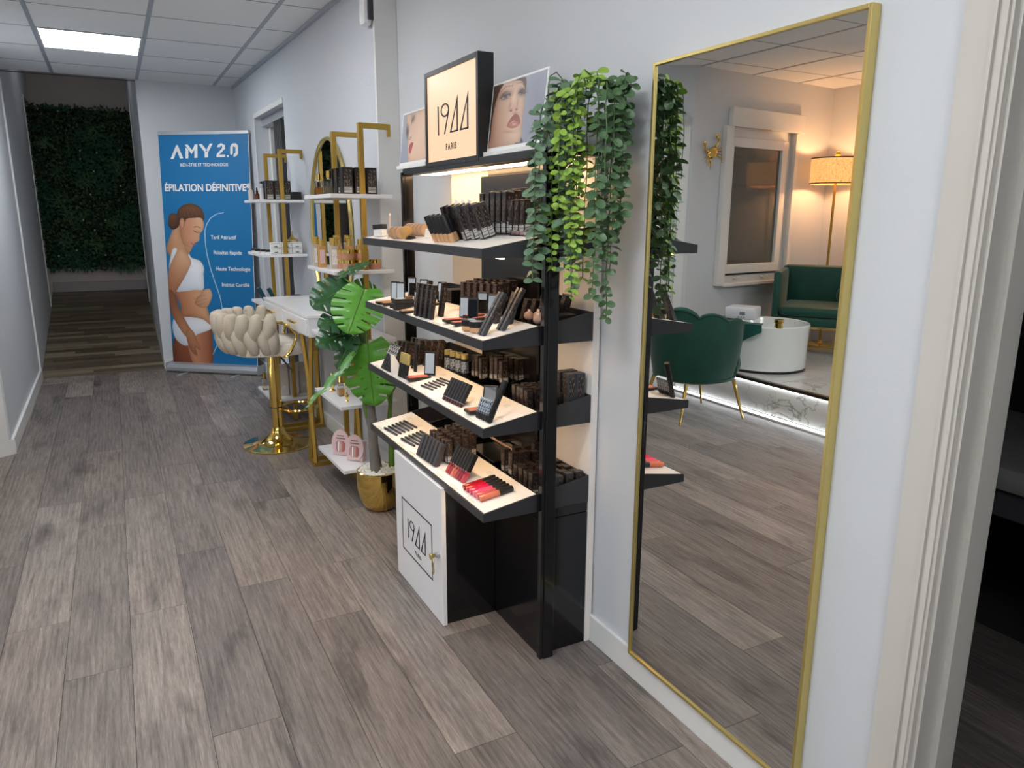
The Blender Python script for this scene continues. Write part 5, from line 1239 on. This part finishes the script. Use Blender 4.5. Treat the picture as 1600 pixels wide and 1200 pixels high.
# ---------------------------------------------------------------- trailing plants beside the display
lfm = {}
def leaf_mesh(nm, m, L_=.034, W_=.0215):
    mb = MB(); pts = []
    n = 10; vs = [(0, 0, 0)]
    for i in range(1, n):
        k = i/n; w_ = W_/2*(1-(2*k-1.04)**2)**.5 if abs(2*k-1.04) < 1 else .001
        vs += [(w_, L_*k, .004*math.sin(PI*k)), (0, L_*k, .0), (-w_, L_*k, .004*math.sin(PI*k))]
    vs.append((0, L_, 0)); T = len(vs)-1; fs = [(0, 1, 2), (0, 2, 3)]
    for i in range(n-2):
        a = 1+3*i; fs += [(a, a+3, a+4, a+1), (a+1, a+4, a+5, a+2)]
    a = 1+3*(n-2); fs += [(a, T, a+1), (a+1, T, a+2)]
    mb.mat(m).add(vs, fs); me = mb.mesh(nm, True); return me
class Trail:
    def __init__(s, lab, x, y, z, m, seed):
        s.t = thing('trailing_plant', lab, 'plant', (x, y, z)); s.o = Vector((x, y, z)); s.r = random.Random(seed); s.lm = leaf_mesh('leaf', m); s.cnt = 0
    def strand(s, y0, x0, z0, zl, sway, step=.017, size=1.0):
        r = s.r; p = Vector((x0, y0, z0)); pts = [Vector(p)]; v = Vector((-.2*r.random(), r.uniform(-.3, .3), .3)); n = 0
        dirx = r.uniform(-.3, .05); diry = r.uniform(-1, 1)*sway
        while p.z > zl and n < 60:
            k = min(1, n/6); d = Vector((dirx*(1-k)*.9, diry*(1-k)+r.gauss(0, .09), .55*(1-k)**2-k)); d.normalize()
            p = p+d*step; p.x = min(p.x, 1.236); 
            pts.append(Vector(p))
            pa = r.uniform(0, 2*PI) if n % 2 else (r.uniform(0, .5)+PI/2)
            for sg_ in (0, PI):
                if s.cnt >= 290: break
                a = pa+sg_; out = Vector((math.cos(a), math.sin(a), r.uniform(-.75, .1))).normalized()
                if p.x > 1.215 and out.x > 0: out.x *= -1
                nn = Vector((-.5+r.gauss(0, .35), -.6+r.gauss(0, .35), .6)); nn = (nn-out*nn.dot(out)).normalized(); sx_ = out.cross(nn)
                sc = size*r.uniform(.75, 1.15)*(.85 if n > 20 else 1)
                o = bpy.data.objects.new('leaf', s.lm); COL.objects.link(o); o.parent = s.t
                q = p-s.o
                o.matrix_local = Matrix(((sx_.x*sc, out.x*sc, nn.x*sc, q.x), (sx_.y*sc, out.y*sc, nn.y*sc, q.y), (sx_.z*sc, out.z*sc, nn.z*sc, q.z), (0,0,0,1))); s.cnt += 1
            n += 1
        MB().tube([tuple(q-s.o) for q in pts], .0016, 4).build('stem', vine_m, s.t)
TA = Trail('trailing plant with dull green leaves nearest the poster', 1.15, 1.83, 1.66, vr_m, 3)
for y0, x0, zl, z0 in ((1.86, 1.10, 1.28, 1.62), (1.80, 1.12, 1.13, 1.66), (1.76, 1.14, 1.24, 1.64), (1.80, 1.09, 1.20, 1.56), (1.84, 1.14, 1.36, 1.68), (1.78, 1.18, 1.18, 1.66), (1.87, 1.13, 1.44, 1.70), (1.74, 1.15, 1.42, 1.60)): TA.strand(min(y0, 1.787)-.012, x0-.035, z0, zl, .35, .021, 1.08)
TB = Trail('trailing plant with bright yellow-green leaves, middle of three', 1.20, 1.72, 1.68, vb_m, 8)
for y0, x0, zl, z0 in ((1.74, 1.15, 1.24, 1.66), (1.70, 1.17, 1.16, 1.69), (1.68, 1.15, 1.27, 1.67), (1.76, 1.18, 1.36, 1.68), (1.72, 1.14, 1.40, 1.64), (1.70, 1.20, 1.20, 1.66), (1.67, 1.18, 1.38, 1.68), (1.73, 1.20, 1.30, 1.7)): TB.strand(y0+.005, x0-.045, z0, zl, .25, .021, .82)
TC = Trail('trailing plant with dark green leaves nearest the tall mirror', 1.20, 1.62, 1.68, vd_m, 15)
for y0, x0, zl, z0 in ((1.66, 1.16, 1.11, 1.65), (1.635, 1.17, 1.17, 1.67), (1.62, 1.19, 1.29, 1.66), (1.63, 1.21, 1.36, 1.68), (1.65, 1.20, 1.24, 1.66), (1.61, 1.20, 1.42, 1.67), (1.66, 1.21, 1.33, 1.68), (1.64, 1.15, 1.48, 1.66)): TC.strand(y0+.018, x0, z0, zl, .25, .021, 1.0)
hp = thing('hanging_planter', 'small dark wall planter hidden among the trailing leaves', 'planter', (1.22, 1.74, 1.62))
MB().box(-.03, .038, -.05, .07, -.03, .01, .004).build('trough', bsat_m, hp)

# ---------------------------------------------------------------- goods on the gold racks
def onrack(d, y): return fp(y, d)
def bottle(cm, lm_, w=.03, h=.06, capc=None, rect=True):
    def f(t):
        if rect: MB().box(-w/2, w/2, -w*.35, w*.35, 0, h, .002).build('glass_body', glass_m, t); MB().box(-w*.40, w*.40, -w*.26, w*.26, .004, h*.55).build('liquid', lm_, t)
        else: MB().lathe([(w/2, 0), (w/2, h*.8), (w*.3, h)], n=14).build('glass_body', lm_, t, True)
        MB().lathe([(w*.2, h), (w*.2, h*1.08), (w*.27, h*1.09), (w*.27, h*1.5), (w*.24, h*1.52)], n=12).build('cap', capc or gold_m, t, True)
    return f
PROTO['perf'] = ('perfume_bottle', 'perfume', bottle(None, amber_m, .044, .066), None)
place('perf', at(*onrack(.255, 3.70), 1.455, -PI/2), 'perfume bottle with amber liquid, left of two on upper right rack')
PROTO['perf2'] = ('perfume_bottle', 'perfume', bottle(None, mat('pale liquid', (.9, .78, .55, 1), .05, trans=.85, var=.03), .044, .072), None)
place('perf2', at(*onrack(.235, 3.60), 1.455, -PI/2), 'pale perfume bottle with tall gold cap on upper right rack')
PROTO['rb'] = ('black_carton', 'box', carton(.048, .05, .118, blk_m, barc=True), None)
for i, (d, y) in enumerate(((.20, 3.44), (.145, 3.43), (.09, 3.43))): place('rb', at(*onrack(d, y), 1.455, 0), '%s barcoded black carton from the left, upper shelf of right rack' % ORD[i], 'black cartons on the right rack')
for i in range(6): place('rb', at(*onrack(.20-.055*(i % 3), 3.53+.07*(i//3)), 1.455, 0), '%s black carton behind the barcoded row, upper shelf of right rack' % ORD[i], 'black cartons on the right rack')
for i, (d, y) in enumerate(((.205, 5.06), (.155, 5.05), (.10, 5.05))): place('rb', at(*onrack(d, y), 1.455, 0, s=.98 if False else 1), '%s barcoded black carton from the left, upper shelf of left rack' % ORD[i], 'black cartons on the left rack')
for i in range(6): place('rb', at(*onrack(.205-.053*(i % 3), 5.13+.07*(i//3)), 1.455, 0), '%s black carton behind the barcoded row, upper shelf of left rack' % ORD[i], 'black cartons on the left rack')
PROTO['wrap'] = ('shrink_wrapped_pack', 'box', palette(.06, .05, .05), None)
place('wrap', at(*onrack(.045, 5.03), 1.455, 0), 'low dark shrink-wrapped pack beside wall, upper shelf of left rack')
PROTO['serum'] = ('serum_bottle', 'bottle', lambda t: (MB().lathe([(.015, 0), (.016, .003), (.016, .062), (.008, .07)], n=14).build('bottle_body', mat('milky glass', rgb(226, 214, 206), .2, var=.02), t, True), MB().lathe([(.010, .07), (.010, .105), (.007, .112)], n=12).build('cap', alu_m, t, True)), None)
place('serum', at(*onrack(.27, 5.33), 1.455, 0), 'milky white bottle with silver cap at far edge of left rack')
PROTO['drop'] = ('dropper_bottle', 'bottle', lambda t: (MB().lathe([(.014, 0), (.015, .003), (.015, .036), (.006, .044)], n=14).build('bottle_body', brown_m, t, True), MB().lathe([(.0075, .044), (.0075, .058), (.005, .06), (.005, .074), (.002, .078)], n=12).build('dropper', bsat_m, t, True)), None)
place('drop', at(*onrack(.255, 5.20), 1.455, 0), 'small brown dropper bottle on upper shelf of left rack')
PROTO['wtube'] = ('white_tube', 'tube', tube_std(mat('white tube', rgb(224, 224, 226), .3, var=.02), alu_m, .014, .10, .75), None)
place('wtube', at(*onrack(.24, 5.12), 1.455, 0), 'slim white tube beside the dropper bottle on left rack')
# middle shelf left: small jars and white boxes, lantern
PROTO['mj'] = ('mini_jar', 'jar', lambda t: (MB().lathe([(.018, 0), (.0185, .012)], n=14).build('jar_body', paper_m, t, True), MB().lathe([(.019, .012), (.019, .026), (.018, .027)], n=14).build('lid', bsat_m, t, True)), None)
for i, (d, y) in enumerate(((.275, 5.33), (.27, 5.24), (.25, 5.14), (.235, 5.07))): place('mj', at(*onrack(d, y), 1.112, 0), '%s white mini jar with black lid from the left, left rack' % ORD[i], 'white mini jars')
PROTO['wb'] = ('white_carton', 'box', lambda t: (MB().box(-.032, .032, -.025, .025, 0, .036, .001).build('carton', paper_m, t), MB().box(-.029, .029, -.0256, -.025, .004, .0055).box(-.029, .029, -.0256, -.025, .030, .0315).box(-.01, .01, -.0256, -.025, .008, .013).build('print', ink_m, t)), None)
for k in range(2):
    for i in range(3): place('wb', at(*onrack(.195-.068*i, 5.04), 1.112+.037*k, 0), '%s white carton from left in the %s row on left rack' % (ORD[i], ('bottom', 'top')[k]), 'white cartons on the left rack')
ln = thing('gold_lantern', 'small round gold lattice lantern on middle shelf of left rack', 'lantern', (*onrack(.055, 5.16), 1.112))
MB().lathe([(.036, 0), (.038, .004), (.036, .008)], n=20).lathe([(.036, .082), (.038, .086), (.034, .09), (.014, .10), (.006, .115)], n=20).build('lid', gold_m, ln, True)
mb = MB()
for i in range(9):
    for sg_ in (1, -1): mb.tube([(.035*math.cos(2*PI*i/9+sg_*k*.3), .035*math.sin(2*PI*i/9+sg_*k*.3), .006+.0195*k) for k in range(5)], .0022, 4)
mb.build('lattice', gold_m, ln, True); MB().tube([(.0, .012*math.cos(a), .128+.014*math.sin(a)) for a in [2*PI*i/12 for i in range(12)]], .002, 5, closed=True).build('ring_handle', gold_m, ln, True)
# middle shelf right: amber bottles and gold jars
PROTO['gj'] = ('gold_banded_jar', 'jar', lambda t: (MB().lathe([(.028, 0), (.030, .004), (.030, .028)], n=20).build('jar_body', mat('copper cream', rgb(184, 132, 106), .2, var=.05), t, True), MB().lathe([(.031, .028), (.031, .044), (.029, .046)], n=20).build('lid', gold_m, t, True)), None)
for i, (d, y, z) in enumerate(((.20, 3.46, 0), (.135, 3.45, 0), (.205, 3.53, 0), (.07, 3.46, 0), (.20, 3.46, .047), (.135, 3.45, .047), (.205, 3.53, .047), (.14, 3.53, .047), (.14, 3.53, 0))):
    place('gj', at(*onrack(d, y), 1.112+z, 0), '%s jar, %s, with gold lid on middle shelf of right rack' % (ORD[i], 'lower layer' if z == 0 else 'upper layer'), 'gold-lidded jars')
PROTO['ab'] = ('amber_bottle', 'bottle', lambda t: (MB().box(-.019, .019, -.014, .014, 0, .105, .004).build('bottle_body', mat('honey glass', (.8, .45, .16, 1), .1, trans=.4, var=.06), t), MB().box(-.012, .012, -.0148, -.014, .02, .085).build('label', pink_m, t), MB().cyl(0, 0, .105, .135, .013, 16).build('cap', gold_m, t, True)), None)
PROTO['cb'] = ('clear_bottle', 'bottle', lambda t: (MB().box(-.020, .020, -.014, .014, 0, .11, .003).build('bottle_body', mat('frosted pearl', rgb(222, 214, 206), .15, trans=.3, var=.04), t), MB().box(-.013, .013, -.0148, -.014, .02, .09).build('label', whiteprint_m, t), MB().cyl(0, 0, .11, .145, .018, 18).build('cap', gold_m, t, True)), None)
place('ab', at(*onrack(.27, 3.66), 1.112, 0), 'honey bottle with pink label, front left of right rack middle shelf')
place('cb', at(*onrack(.245, 3.54), 1.112, 0), 'pearly bottle with wide gold cap beside the honey bottle')
place('cb', at(*onrack(.27, 3.76), 1.112, 0), 'pearly bottle at the far left of right rack middle shelf')
for i in range(3): place('ab', at(*onrack(.20-.055*i, 3.62), 1.112, 0), '%s honey bottle from the left behind the gold-lidded jars' % ORD[i], 'honey bottles behind the jars')
for i in range(2): place('cb', at(*onrack(.18-.055*i, 3.70), 1.112, 0, s=1.05), '%s pearly bottle from the left at the back, right rack' % ORD[i], 'pearly bottles at the back')
# lower shelves
for i in range(2):
    PROTO['tealb'] = PROTO.get('tealb', ('teal_carton', 'box', carton(.026, .02, .11, teal_m, prt=False), None))
    place('tealb', at(*onrack(.25-.05*i, 5.16-.06*i), .785, 0, 0, .42), '%s leaning teal carton from the left beside the vanity desk' % ORD[i])
PROTO['wire'] = ('wire_basket', 'basket', lambda t: ([MB().tube([(-.055, -.04, z), (.055, -.04, z), (.055, .04, z), (-.055, .04, z)], .0022, 5, closed=True).build('wire_ring', bsat_m, t) for z in (.003, .04)], MB().tube([(0,0,0),(0,0,.001)], .001, 4).build('core', bsat_m, t), [MB().bar((x, y, .003), (x, y, .04), .003).build('wire_upright', bsat_m, t) for x in (-.055, -.02, .02, .055) for y in (-.04, .04)], MB().box(-.05, .05, -.035, .035, .006, .055, .003).build('dark_packs', slat_m, t)), None)
place('wire', at(*onrack(.10, 5.06), .785, 0), 'black wire basket of dark packs behind the vanity desk', None)
place('perf', at(*onrack(.225, 3.60), .475, -PI/2), 'amber perfume bottle on low shelf of right rack')
PROTO['fig'] = ('gold_figurine', 'figurine', lambda t: (MB().lathe([(.014, 0), (.015, .006), (.006, .012), (.011, .03), (.013, .045), (.006, .058), (.009, .068), (.005, .08)], n=14).build('figure_body', gold_m, t, True), MB().sphere((0, 0, .086), .009, 10, 8).build('figure_head', gold_m, t, True), MB().sphere((.012, 0, .05), .006, 8, 6, (1.4, .6, 1)).sphere((-.012, 0, .044), .006, 8, 6, (1.4, .6, 1)).build('figure_arms', gold_m, t, True)), None)
place('fig', at(*onrack(.235, 3.72), .475, 0), 'gold figurine behind the amber perfume on low shelf')
place('fig', at(*onrack(.235, 3.47), .475, 0, s=.62), 'tiny gold figurine in front of the amber perfume, low shelf')
gsp = lambda t: (MB().prism([(.052*math.cos(a), .068+.068*math.sin(a)) for a in [2*PI*i/32 for i in range(32)] if .068+.068*math.sin(a) > .004], (0, -.004, 0), (1,0,0), (0,0,1), .006).build('oval_card', pink_m, t),
    MB().box(-.046, .046, -.004, .03, 0, .10, .002).build('box_back', pink_m, t), MB().box(-.020, .020, -.0115, -.010, .022, .078).build('window', mat('window rose', rgb(176, 126, 124), .3, var=.2, vscale=50), t),
    [MB().box(-.012+i*.013, -.004+i*.013, -.014, -.011, .024, .074, .001).build('tester_vial', (paper_m, puff_m, rose_m)[i], t) for i in range(3)], MB().box(-.026, .026, -.0106, -.0100, .088, .094).box(-.02, .02, -.0106, -.0100, .102, .107).box(-.026, -.023, -.0106, -.01, .03, .07).box(.023, .026, -.0106, -.01, .03, .07).build('print', mat('grey rose print', rgb(120, 96, 96), .5, var=.1), t))
PROTO['gift'] = ('gift_set', 'gift set', gsp, None)
place('gift', at(*onrack(.235, 3.62), .155, -PI/2+.75, .12), 'oval pink gift set, left of two on the lowest right shelf')
place('gift', at(*onrack(.20, 3.50), .155, -PI/2+.75, .12), 'oval pink gift set, right of two on the lowest right shelf')
# low shelves of the left rack behind the stool
place('perf2', at(*onrack(.27, 5.32), .155, -PI/2, s=1.1), 'clear gold-liquid perfume bottle on the lowest left shelf')
PROTO['gbag'] = ('white_gift_box', 'box', lambda t: (MB().box(-.03, .03, -.03, .03, 0, .21, .001).build('carton', mat('pearl card', rgb(214, 206, 200), .35, var=.03), t), MB().box(-.012, .012, -.0306, -.03, .05, .07).build('print', whiteprint_m, t)), None)
for i, (d, y) in enumerate(((.19, 5.10), (.12, 5.10), (.05, 5.12))): place('gbag', at(*onrack(d, y), .155, 0), '%s tall pearl-white box from the left on lowest left shelf' % ORD[i], 'tall pearl boxes')
# small object on the wall near the ceiling
ac_ = thing('wall_controller', 'white rounded wall unit with grey side hanging near the ceiling', 'wall unit', (*fp(3.60, 0), 2.30))
fx, fy = fp(3.62, 0)
a = inF(); a.M = MF
o_ = MB(); o_.M = MF; o_.box(-.05, -.001, 3.56, 3.64, 2.215, 2.43, .022); o_ = o_.build('housing', white_m, ac_, True); local(o_, ac_)
o_ = MB(); o_.M = MF; o_.box(-.030, -.001, 3.546, 3.562, 2.235, 2.43, .004); o_ = o_.build('grey_side', slat_m, ac_); local(o_, ac_)

# ---------------------------------------------------------------- pedicure bay seen in the mirror
plat = thing('pedicure_platform', 'raised marble-clad platform with led-lit edge and dark nosing', 'platform', (-2.28, 3.1, 0))
def PL_(mb, n, m, smooth=False): o_ = mb.build(n, m, plat, smooth); o_.matrix_parent_inverse = Matrix.Translation((2.28, -3.1, 0)); return o_
PX0, PX1, PYa, PYb, PH = -3.21, -1.38, 1.4, 4.50, .262
PL_(MB().box(PX0, PX1-.012, PYa+.012, PYb, 0, PH-.02), 'core', fbase_m)
for i in range(3): PL_(MB().box(PX1-.012, PX1, PYa+i*1.034, PYa+(i+1)*1.034-.002, .03, PH-.025), 'marble_panel', marble_m)
for i in range(3):
    for j in range(3): PL_(MB().box(PX0+.61*j, min(PX0+.61*(j+1)-.003, PX1+.02), PYa+i*1.034, PYa+(i+1)*1.034-.003, PH-.02, PH), 'marble_tile', marble_m)
PL_(MB().box(PX1-.0, PX1+.035, PYa, PYb, PH-.021, PH+.001, .001), 'nosing', mat('bronze nosing', rgb(70, 60, 54), .35, .6, var=.1))
PL_(MB().box(PX1+.004, PX1+.02, PYa, PYb, PH-.026, PH-.0215), 'led_strip', cled_m)
PL_(MB().box(PX1, PX1+.02, PYa, PYb, .002, .028, .001), 'kick_profile', white_m)
PL_(MB().box(PX1+.012, PX1+.0205, PYa, PYb, .016, .029), 'led_strip', cled_m)

bs = thing('foot_basin', 'round white glazed pedicure basin on the marble platform', 'basin', (-1.73, 3.93, PH))
MB().lathe([(.285, .012), (.296, .02), (.30, .20), (.305, .31), (.308, .33), (.30, .34), (.285, .335), (.25, .22), (.22, .12), (.0, .11)], n=56, cap=False).build('bowl', basin_m, bs, True)
MB().cyl(0, 0, 0, .014, .297, 56).build('base_ring', bsat_m, bs, True)
MB().lathe([(.030, .335), (.030, .345), (.026, .348), (.026, .368), (.032, .372), (.032, .392), (.027, .396)], .14, -.245, 20).build('gold_tap', gold_m, bs, True)
tw = thing('folded_towel', 'dark green towel draped over the basin rim', 'towel', (-1.60, 4.03, PH+.36)); mb = MB()
TWx, TWy = -1.73, 3.93
def towel_pt(u, v):       # u along the rim angle, v from inside out and down
    a = math.radians(-38+98*u); r = .19+.12*min(v, 1)+.012
    z = .348+.006*math.sin(u*14)*v+.004
    if v > 1: r = .317+.012*math.sin(u*18)*(v-1); z = .348-(v-1)*(.16-.30*abs(u-.38))
    return (TWx+r*math.cos(a)-(-1.60), TWy+r*math.sin(a)-4.03, z-.36)
NU, NV = 30, 16; vs = [towel_pt(i/NU, 2*j/NV) for i in range(NU+1) for j in range(NV+1)]
mb.add(vs, [(i*(NV+1)+j, i*(NV+1)+j+1, (i+1)*(NV+1)+j+1, (i+1)*(NV+1)+j) for i in range(NU) for j in range(NV)]).build('cloth', towel_m, tw, True)
sm = thing('steriliser_box', 'white appliance with small grey display on the towel', 'appliance', (-1.60, 4.04, PH+.362), math.radians(-30))
MB().box(-.095, .095, -.11, .11, 0, .088, .014).build('housing', mat('appliance white', rgb(226, 228, 236), .3, var=.01), sm, True)
MB().box(-.097, -.0945, -.005, .035, .030, .055).box(-.02, -.019, .0, .001, .05, .051).build('display', mat('lcd grey', rgb(120, 128, 126), .3, var=.1), sm)
MB().box(.0945, .0968, -.04, .0, .032, .056).build('display', MATS['lcd grey'], sm)
for k in range(3): MB().box(.0945, .0975, -.038+.02*k, -.030+.02*k, .014, .020).build('button', ink_m, sm)
MB().lathe([(.018, .072), (.018, .0725), (.014, .073)], -.01, .0, 16).build('top_seal', alu_m, sm)

# tub chair with scalloped back
tc = thing('scalloped_tub_chair', 'green velvet tub chair with scalloped back and slim gold legs', 'chair', (-.965, 3.83, 0), math.radians(180+6))
# local +x is the front
NA = 60; Hs = .44
def sc(t):        # height of the back along the U, scallops
    lob = abs(math.sin(PI*(t*7)))**.55*.045
    return .66+.095*math.sin(PI*min(max((t-.02)/.96, 0), 1))**.9+lob-.02
def ch(t, r=1.0):  # t 0..1 along a horseshoe open to +x
    a = math.radians(48)+t*math.radians(264); return (.31*math.cos(a)*r-.01, .325*math.sin(a)*r)
mb = MB(); vs = []; NV = 12
for i in range(NA+1):
    t = i/NA; h = sc(t)
    for j in range(NV+1):
        k = j/NV; z = .31+(h-.31)*k; fl_ = .86+.16*math.sin(PI*.5*min(1, k*1.15)); seam = 1-.018*(1-abs(math.sin(PI*t*7))**.4)*k
        x, y = ch(t, fl_*seam); vs.append((x, y, z))
    for j in range(NV+1):
        k = 1-j/NV; z = .31+(h-.31)*k-.006; fl_ = (.86+.16*math.sin(PI*.5*min(1, k*1.15)))-.17; seam = 1-.03*(1-abs(math.sin(PI*t*7))**.4)*k
        x, y = ch(t, fl_*seam); vs.append((x, y, z))
W_ = 2*(NV+1); fs = []
for i in range(NA):
    for j in range(W_): fs.append((i*W_+j, i*W_+(j+1) % W_, (i+1)*W_+(j+1) % W_, (i+1)*W_+j))
fs += [tuple(range(W_)), tuple(range(NA*W_, (NA+1)*W_))]
mb.add(vs, fs).build('back_shell', velvet_m, tc, True)
pts = [(*ch(i/NA, 1.0), sc(i/NA)+.004) for i in range(NA+1)]
MB().tube([(*ch(0, .9), .33)]+pts+[(*ch(1, .9), .33)], .011, 8).build('piping', velvet_m, tc, True)
mb = MB(); n = 36; rg = [(.80, .275), (.92, .29), (.94, .31), (.90, .315)]
mb.add([(.30*r*math.cos(2*PI*i/n), .30*r*math.sin(2*PI*i/n), z) for r, z in rg for i in range(n)], [(j*n+i, j*n+(i+1) % n, (j+1)*n+(i+1) % n, (j+1)*n+i) for j in range(3) for i in range(n)]+[tuple(range(n-1, -1, -1)), tuple(range(3*n, 4*n))]).build('seat_base', velvet_m, tc, True)
mb = MB(); rg = [(.78, .32), (.84, .34), (.86, .38), (.84, .415), (.76, .43), (.3, .435)]
mb.add([(.34*r*math.cos(2*PI*i/n)+.04, .30*r*math.sin(2*PI*i/n), z) for r, z in rg for i in range(n)], [(j*n+i, j*n+(i+1) % n, (j+1)*n+(i+1) % n, (j+1)*n+i) for j in range(5) for i in range(n)]+[tuple(range(n-1, -1, -1)), tuple(range(5*n, 6*n))]).build('seat_cushion', velvet_m, tc, True)
for a, b_ in ((1, 1), (1, -1), (-1, 1), (-1, -1)):
    MB().tube([(a*.19, b_*.19, .28), (a*.255, b_*.235, .01)], .012, 10, radii=[.014, .007]).build('leg', gold_m, tc, True)
# pedicure armchair
pc_ = thing('pedicure_armchair', 'boxy green velvet armchair on gold sled base on the platform', 'armchair', (-2.56, 4.14, PH), math.radians(-36))
W2, D2 = .35, .33
MB().box(-D2, -D2+.10, -W2, W2, .25, .70, .04).build('backrest', velvet_m, pc_, True)
for s_ in (-1, 1): MB().box(-D2+.08, D2-.02, s_*W2-(.06 if s_ > 0 else 0), s_*W2+(.06 if s_ < 0 else 0), .25, .68, .028).build('armrest', velvet_m, pc_, True)
MB().box(-D2+.1, D2-.03, -W2+.055, W2-.055, .25, .33, .02).build('seat_base', velvet_m, pc_, True)
MB().box(-D2+.1, D2, -W2+.06, W2-.06, .33, .41, .035).build('seat_cushion', velvet_m, pc_, True)
mb = MB()
for s_ in (-1, 1): mb.bar((-.25, s_*.27, .26), (-.25, s_*.27, .0), .018).bar((.25, s_*.27, .26), (.25, s_*.27, .0), .018).bar((-.27, s_*.27, .009), (.27, s_*.27, .009), .018)
mb.build('sled_base', gold_m, pc_); MB().bar((-.25, -.27, .009), (-.25, .27, .009), .018).bar((.25, -.27, .24), (.25, .27, .24), .018).build('cross_bar', gold_m, pc_)
cu = thing('throw_pillow', 'green pillow lying at the side of the armchair', 'pillow', (-2.52, 3.84, PH+.50), math.radians(-10))
MB().sphere((0, 0, 0), .13, 20, 12, (.45, .9, .75)).build('pillow_body', velvet_m, cu, True)
# floor lamp
LX, LY = -2.93, 4.42
fl_ = thing('floor_lamp', 'gold floor lamp with glowing linen drum shade in the corner', 'lamp', (LX, LY, PH))
MB().lathe([(.13, 0), (.135, .008), (.12, .016), (.03, .022), (.014, .04)], n=32).build('base', gold_m, fl_, True)
MB().cyl(0, 0, .03, 1.58, .011, 12).build('pole', goldp_m, fl_, True)
MB().lathe([(.205, 1.37), (.205, 1.575)], n=48, cap=False).build('lamp_shade', linen_m, fl_, True)
MB().lathe([(.207, 1.365), (.207, 1.376)], n=48, cap=False).lathe([(.207, 1.569), (.207, 1.58)], n=48, cap=False).build('shade_trim', mat('shade trim', rgb(130, 110, 90), .8, var=.1), fl_, True)
MB().lathe([(.006, 1.575), (.02, 1.59), (.024, 1.605), (.016, 1.62), (.01, 1.625), (.014, 1.635), (.002, 1.645)], n=16).build('finial', gold_m, fl_, True)
MB().sphere((0, 0, 1.46), .035, 14, 10).build('bulb', mat('warm bulb', (1, .8, .55, 1), .5, emis=(1, .62, .30, 1), es=340, var=.001), fl_, True)
# gold crab on the window wall
cx_, cy_ = wp(-1.655, .02)
cr = thing('gold_crab_ornament', 'gold crab ornament hanging on the wall left of the window', 'ornament', M=Matrix.Translation((cx_, cy_, 1.838))@Matrix.Rotation(math.radians(-7.5), 4, 'Z')@Matrix.Rotation(math.radians(24), 4, 'Y'))
MB().sphere((0, 0, 0), .058, 20, 12, (1, .32, .72)).build('shell', gold_m, cr, True)
for s_ in (-1, 1):
    MB().tube([(s_*.045, 0, .03), (s_*.085, -.01, .055), (s_*.08, -.015, .085)], .01, 8, radii=[.009, .010, .008]).sphere((s_*.072, -.015, .10), .017, 10, 8, (.7, .5, 1.3)).sphere((s_*.09, -.015, .10), .010, 8, 6, (.6, .5, 1.5)).build('claw', gold_m, cr, True)
    for k in range(4): MB().tube([(s_*.045, 0, .012-.018*k), (s_*(.085-.006*k), -.014, .010-.026*k), (s_*(.105-.010*k), 0, -.012-.032*k)], .005, 6, radii=[.006, .005, .002]).build('claw_leg', gold_m, cr, True)
# window of the bay
def WWb(mb=None): mb = mb or MB(); mb.M = basis((C2.x, C2.y, 0), (tt.x, tt.y, 0), (0, 0, 1)); return mb     # x along the wall (towards -x), y up, z = into/out
# basis: u x v with u=tt (-x), v=z gives +y (out of the room): negative local z is into the room
def lx(x): return (x-C2.x)/tt.x
w2 = struct(WWb().box(lx(-1.86), lx(-1.92), .82, 2.05, .03, .08).box(lx(-2.64), lx(-2.70), .82, 2.05, .03, .08).box(lx(-1.92), lx(-2.64), .82, .88, .03, .08).box(lx(-1.92), lx(-2.64), 1.98, 2.05, .03, .08).build('window_2', pvc_m))
def WP(mb, n, m): return mb.build(n, m, w2)
a0, a1 = lx(-1.86), lx(-2.63)
WP(WWb().box(a0, a0+.075, .90, 1.975, .0, .06, .004), 'sash_stile', pvc_m); WP(WWb().box(a1-.075, a1, .90, 1.975, .0, .06, .004), 'sash_stile', pvc_m)
WP(WWb().box(a0+.07, a1-.07, .90, .975, .0, .06, .004), 'sash_rail', pvc_m); WP(WWb().box(a0+.07, a1-.07, 1.90, 1.975, .0, .06, .004), 'sash_rail', pvc_m)
WP(WWb().box(a0+.07, a1-.07, .97, 1.905, .025, .035), 'pane', greywin_m)
WP(WWb().box(lx(-1.835), lx(-2.77), 2.045, 2.19, -.05, -.002, .006), 'shutter_box', pvc_m)
WP(WWb().box(lx(-1.775), lx(-1.86), .81, 2.045, -.05, -.002, .004), 'side_casing', pvc_m)
WP(WWb().box(lx(-2.69), lx(-2.735), .86, 2.04, -.03, -.002, .003), 'shutter_guide', pvc_m)
WP(WWb().box(lx(-2.735), lx(-2.75), .86, 2.04, -.012, -.002), 'guide_gap', bsat_m)
WP(WWb().box(lx(-1.84), lx(-2.74), .80, .825, -.05, .03, .003), 'sill', pvc_m)
for a in (lx(-2.05), lx(-2.42)): WP(WWb().box(a, a+.05, .855, .868, -.018, .03, .004), 'vent_cap', pvc_m)

# ---------------------------------------------------------------- dim furniture in the room beyond the doorway
tb = thing('treatment_bed', 'dim treatment bed in the dark room beyond the doorway', 'bed', (2.5, 1.55, 0))
grey_m = mat('dim grey vinyl', rgb(120, 120, 118), .5, var=.05)
MB().box(-.35, .35, -.85, .85, .60, .68, .03).build('mattress', grey_m, tb, True)
MB().box(-.32, .32, -.8, .8, .52, .60, .004).build('frame', slat_m, tb)
for x in (-.28, .28):
    for y in (-.7, .7): MB().box(x-.025, x+.025, y-.025, y+.025, 0, .53, .003).build('leg', grey_m, tb)
MB().sphere((0, .6, .76), .22, 20, 10, (1, .6, .35)).build('head_rest', grey_m, tb, True)
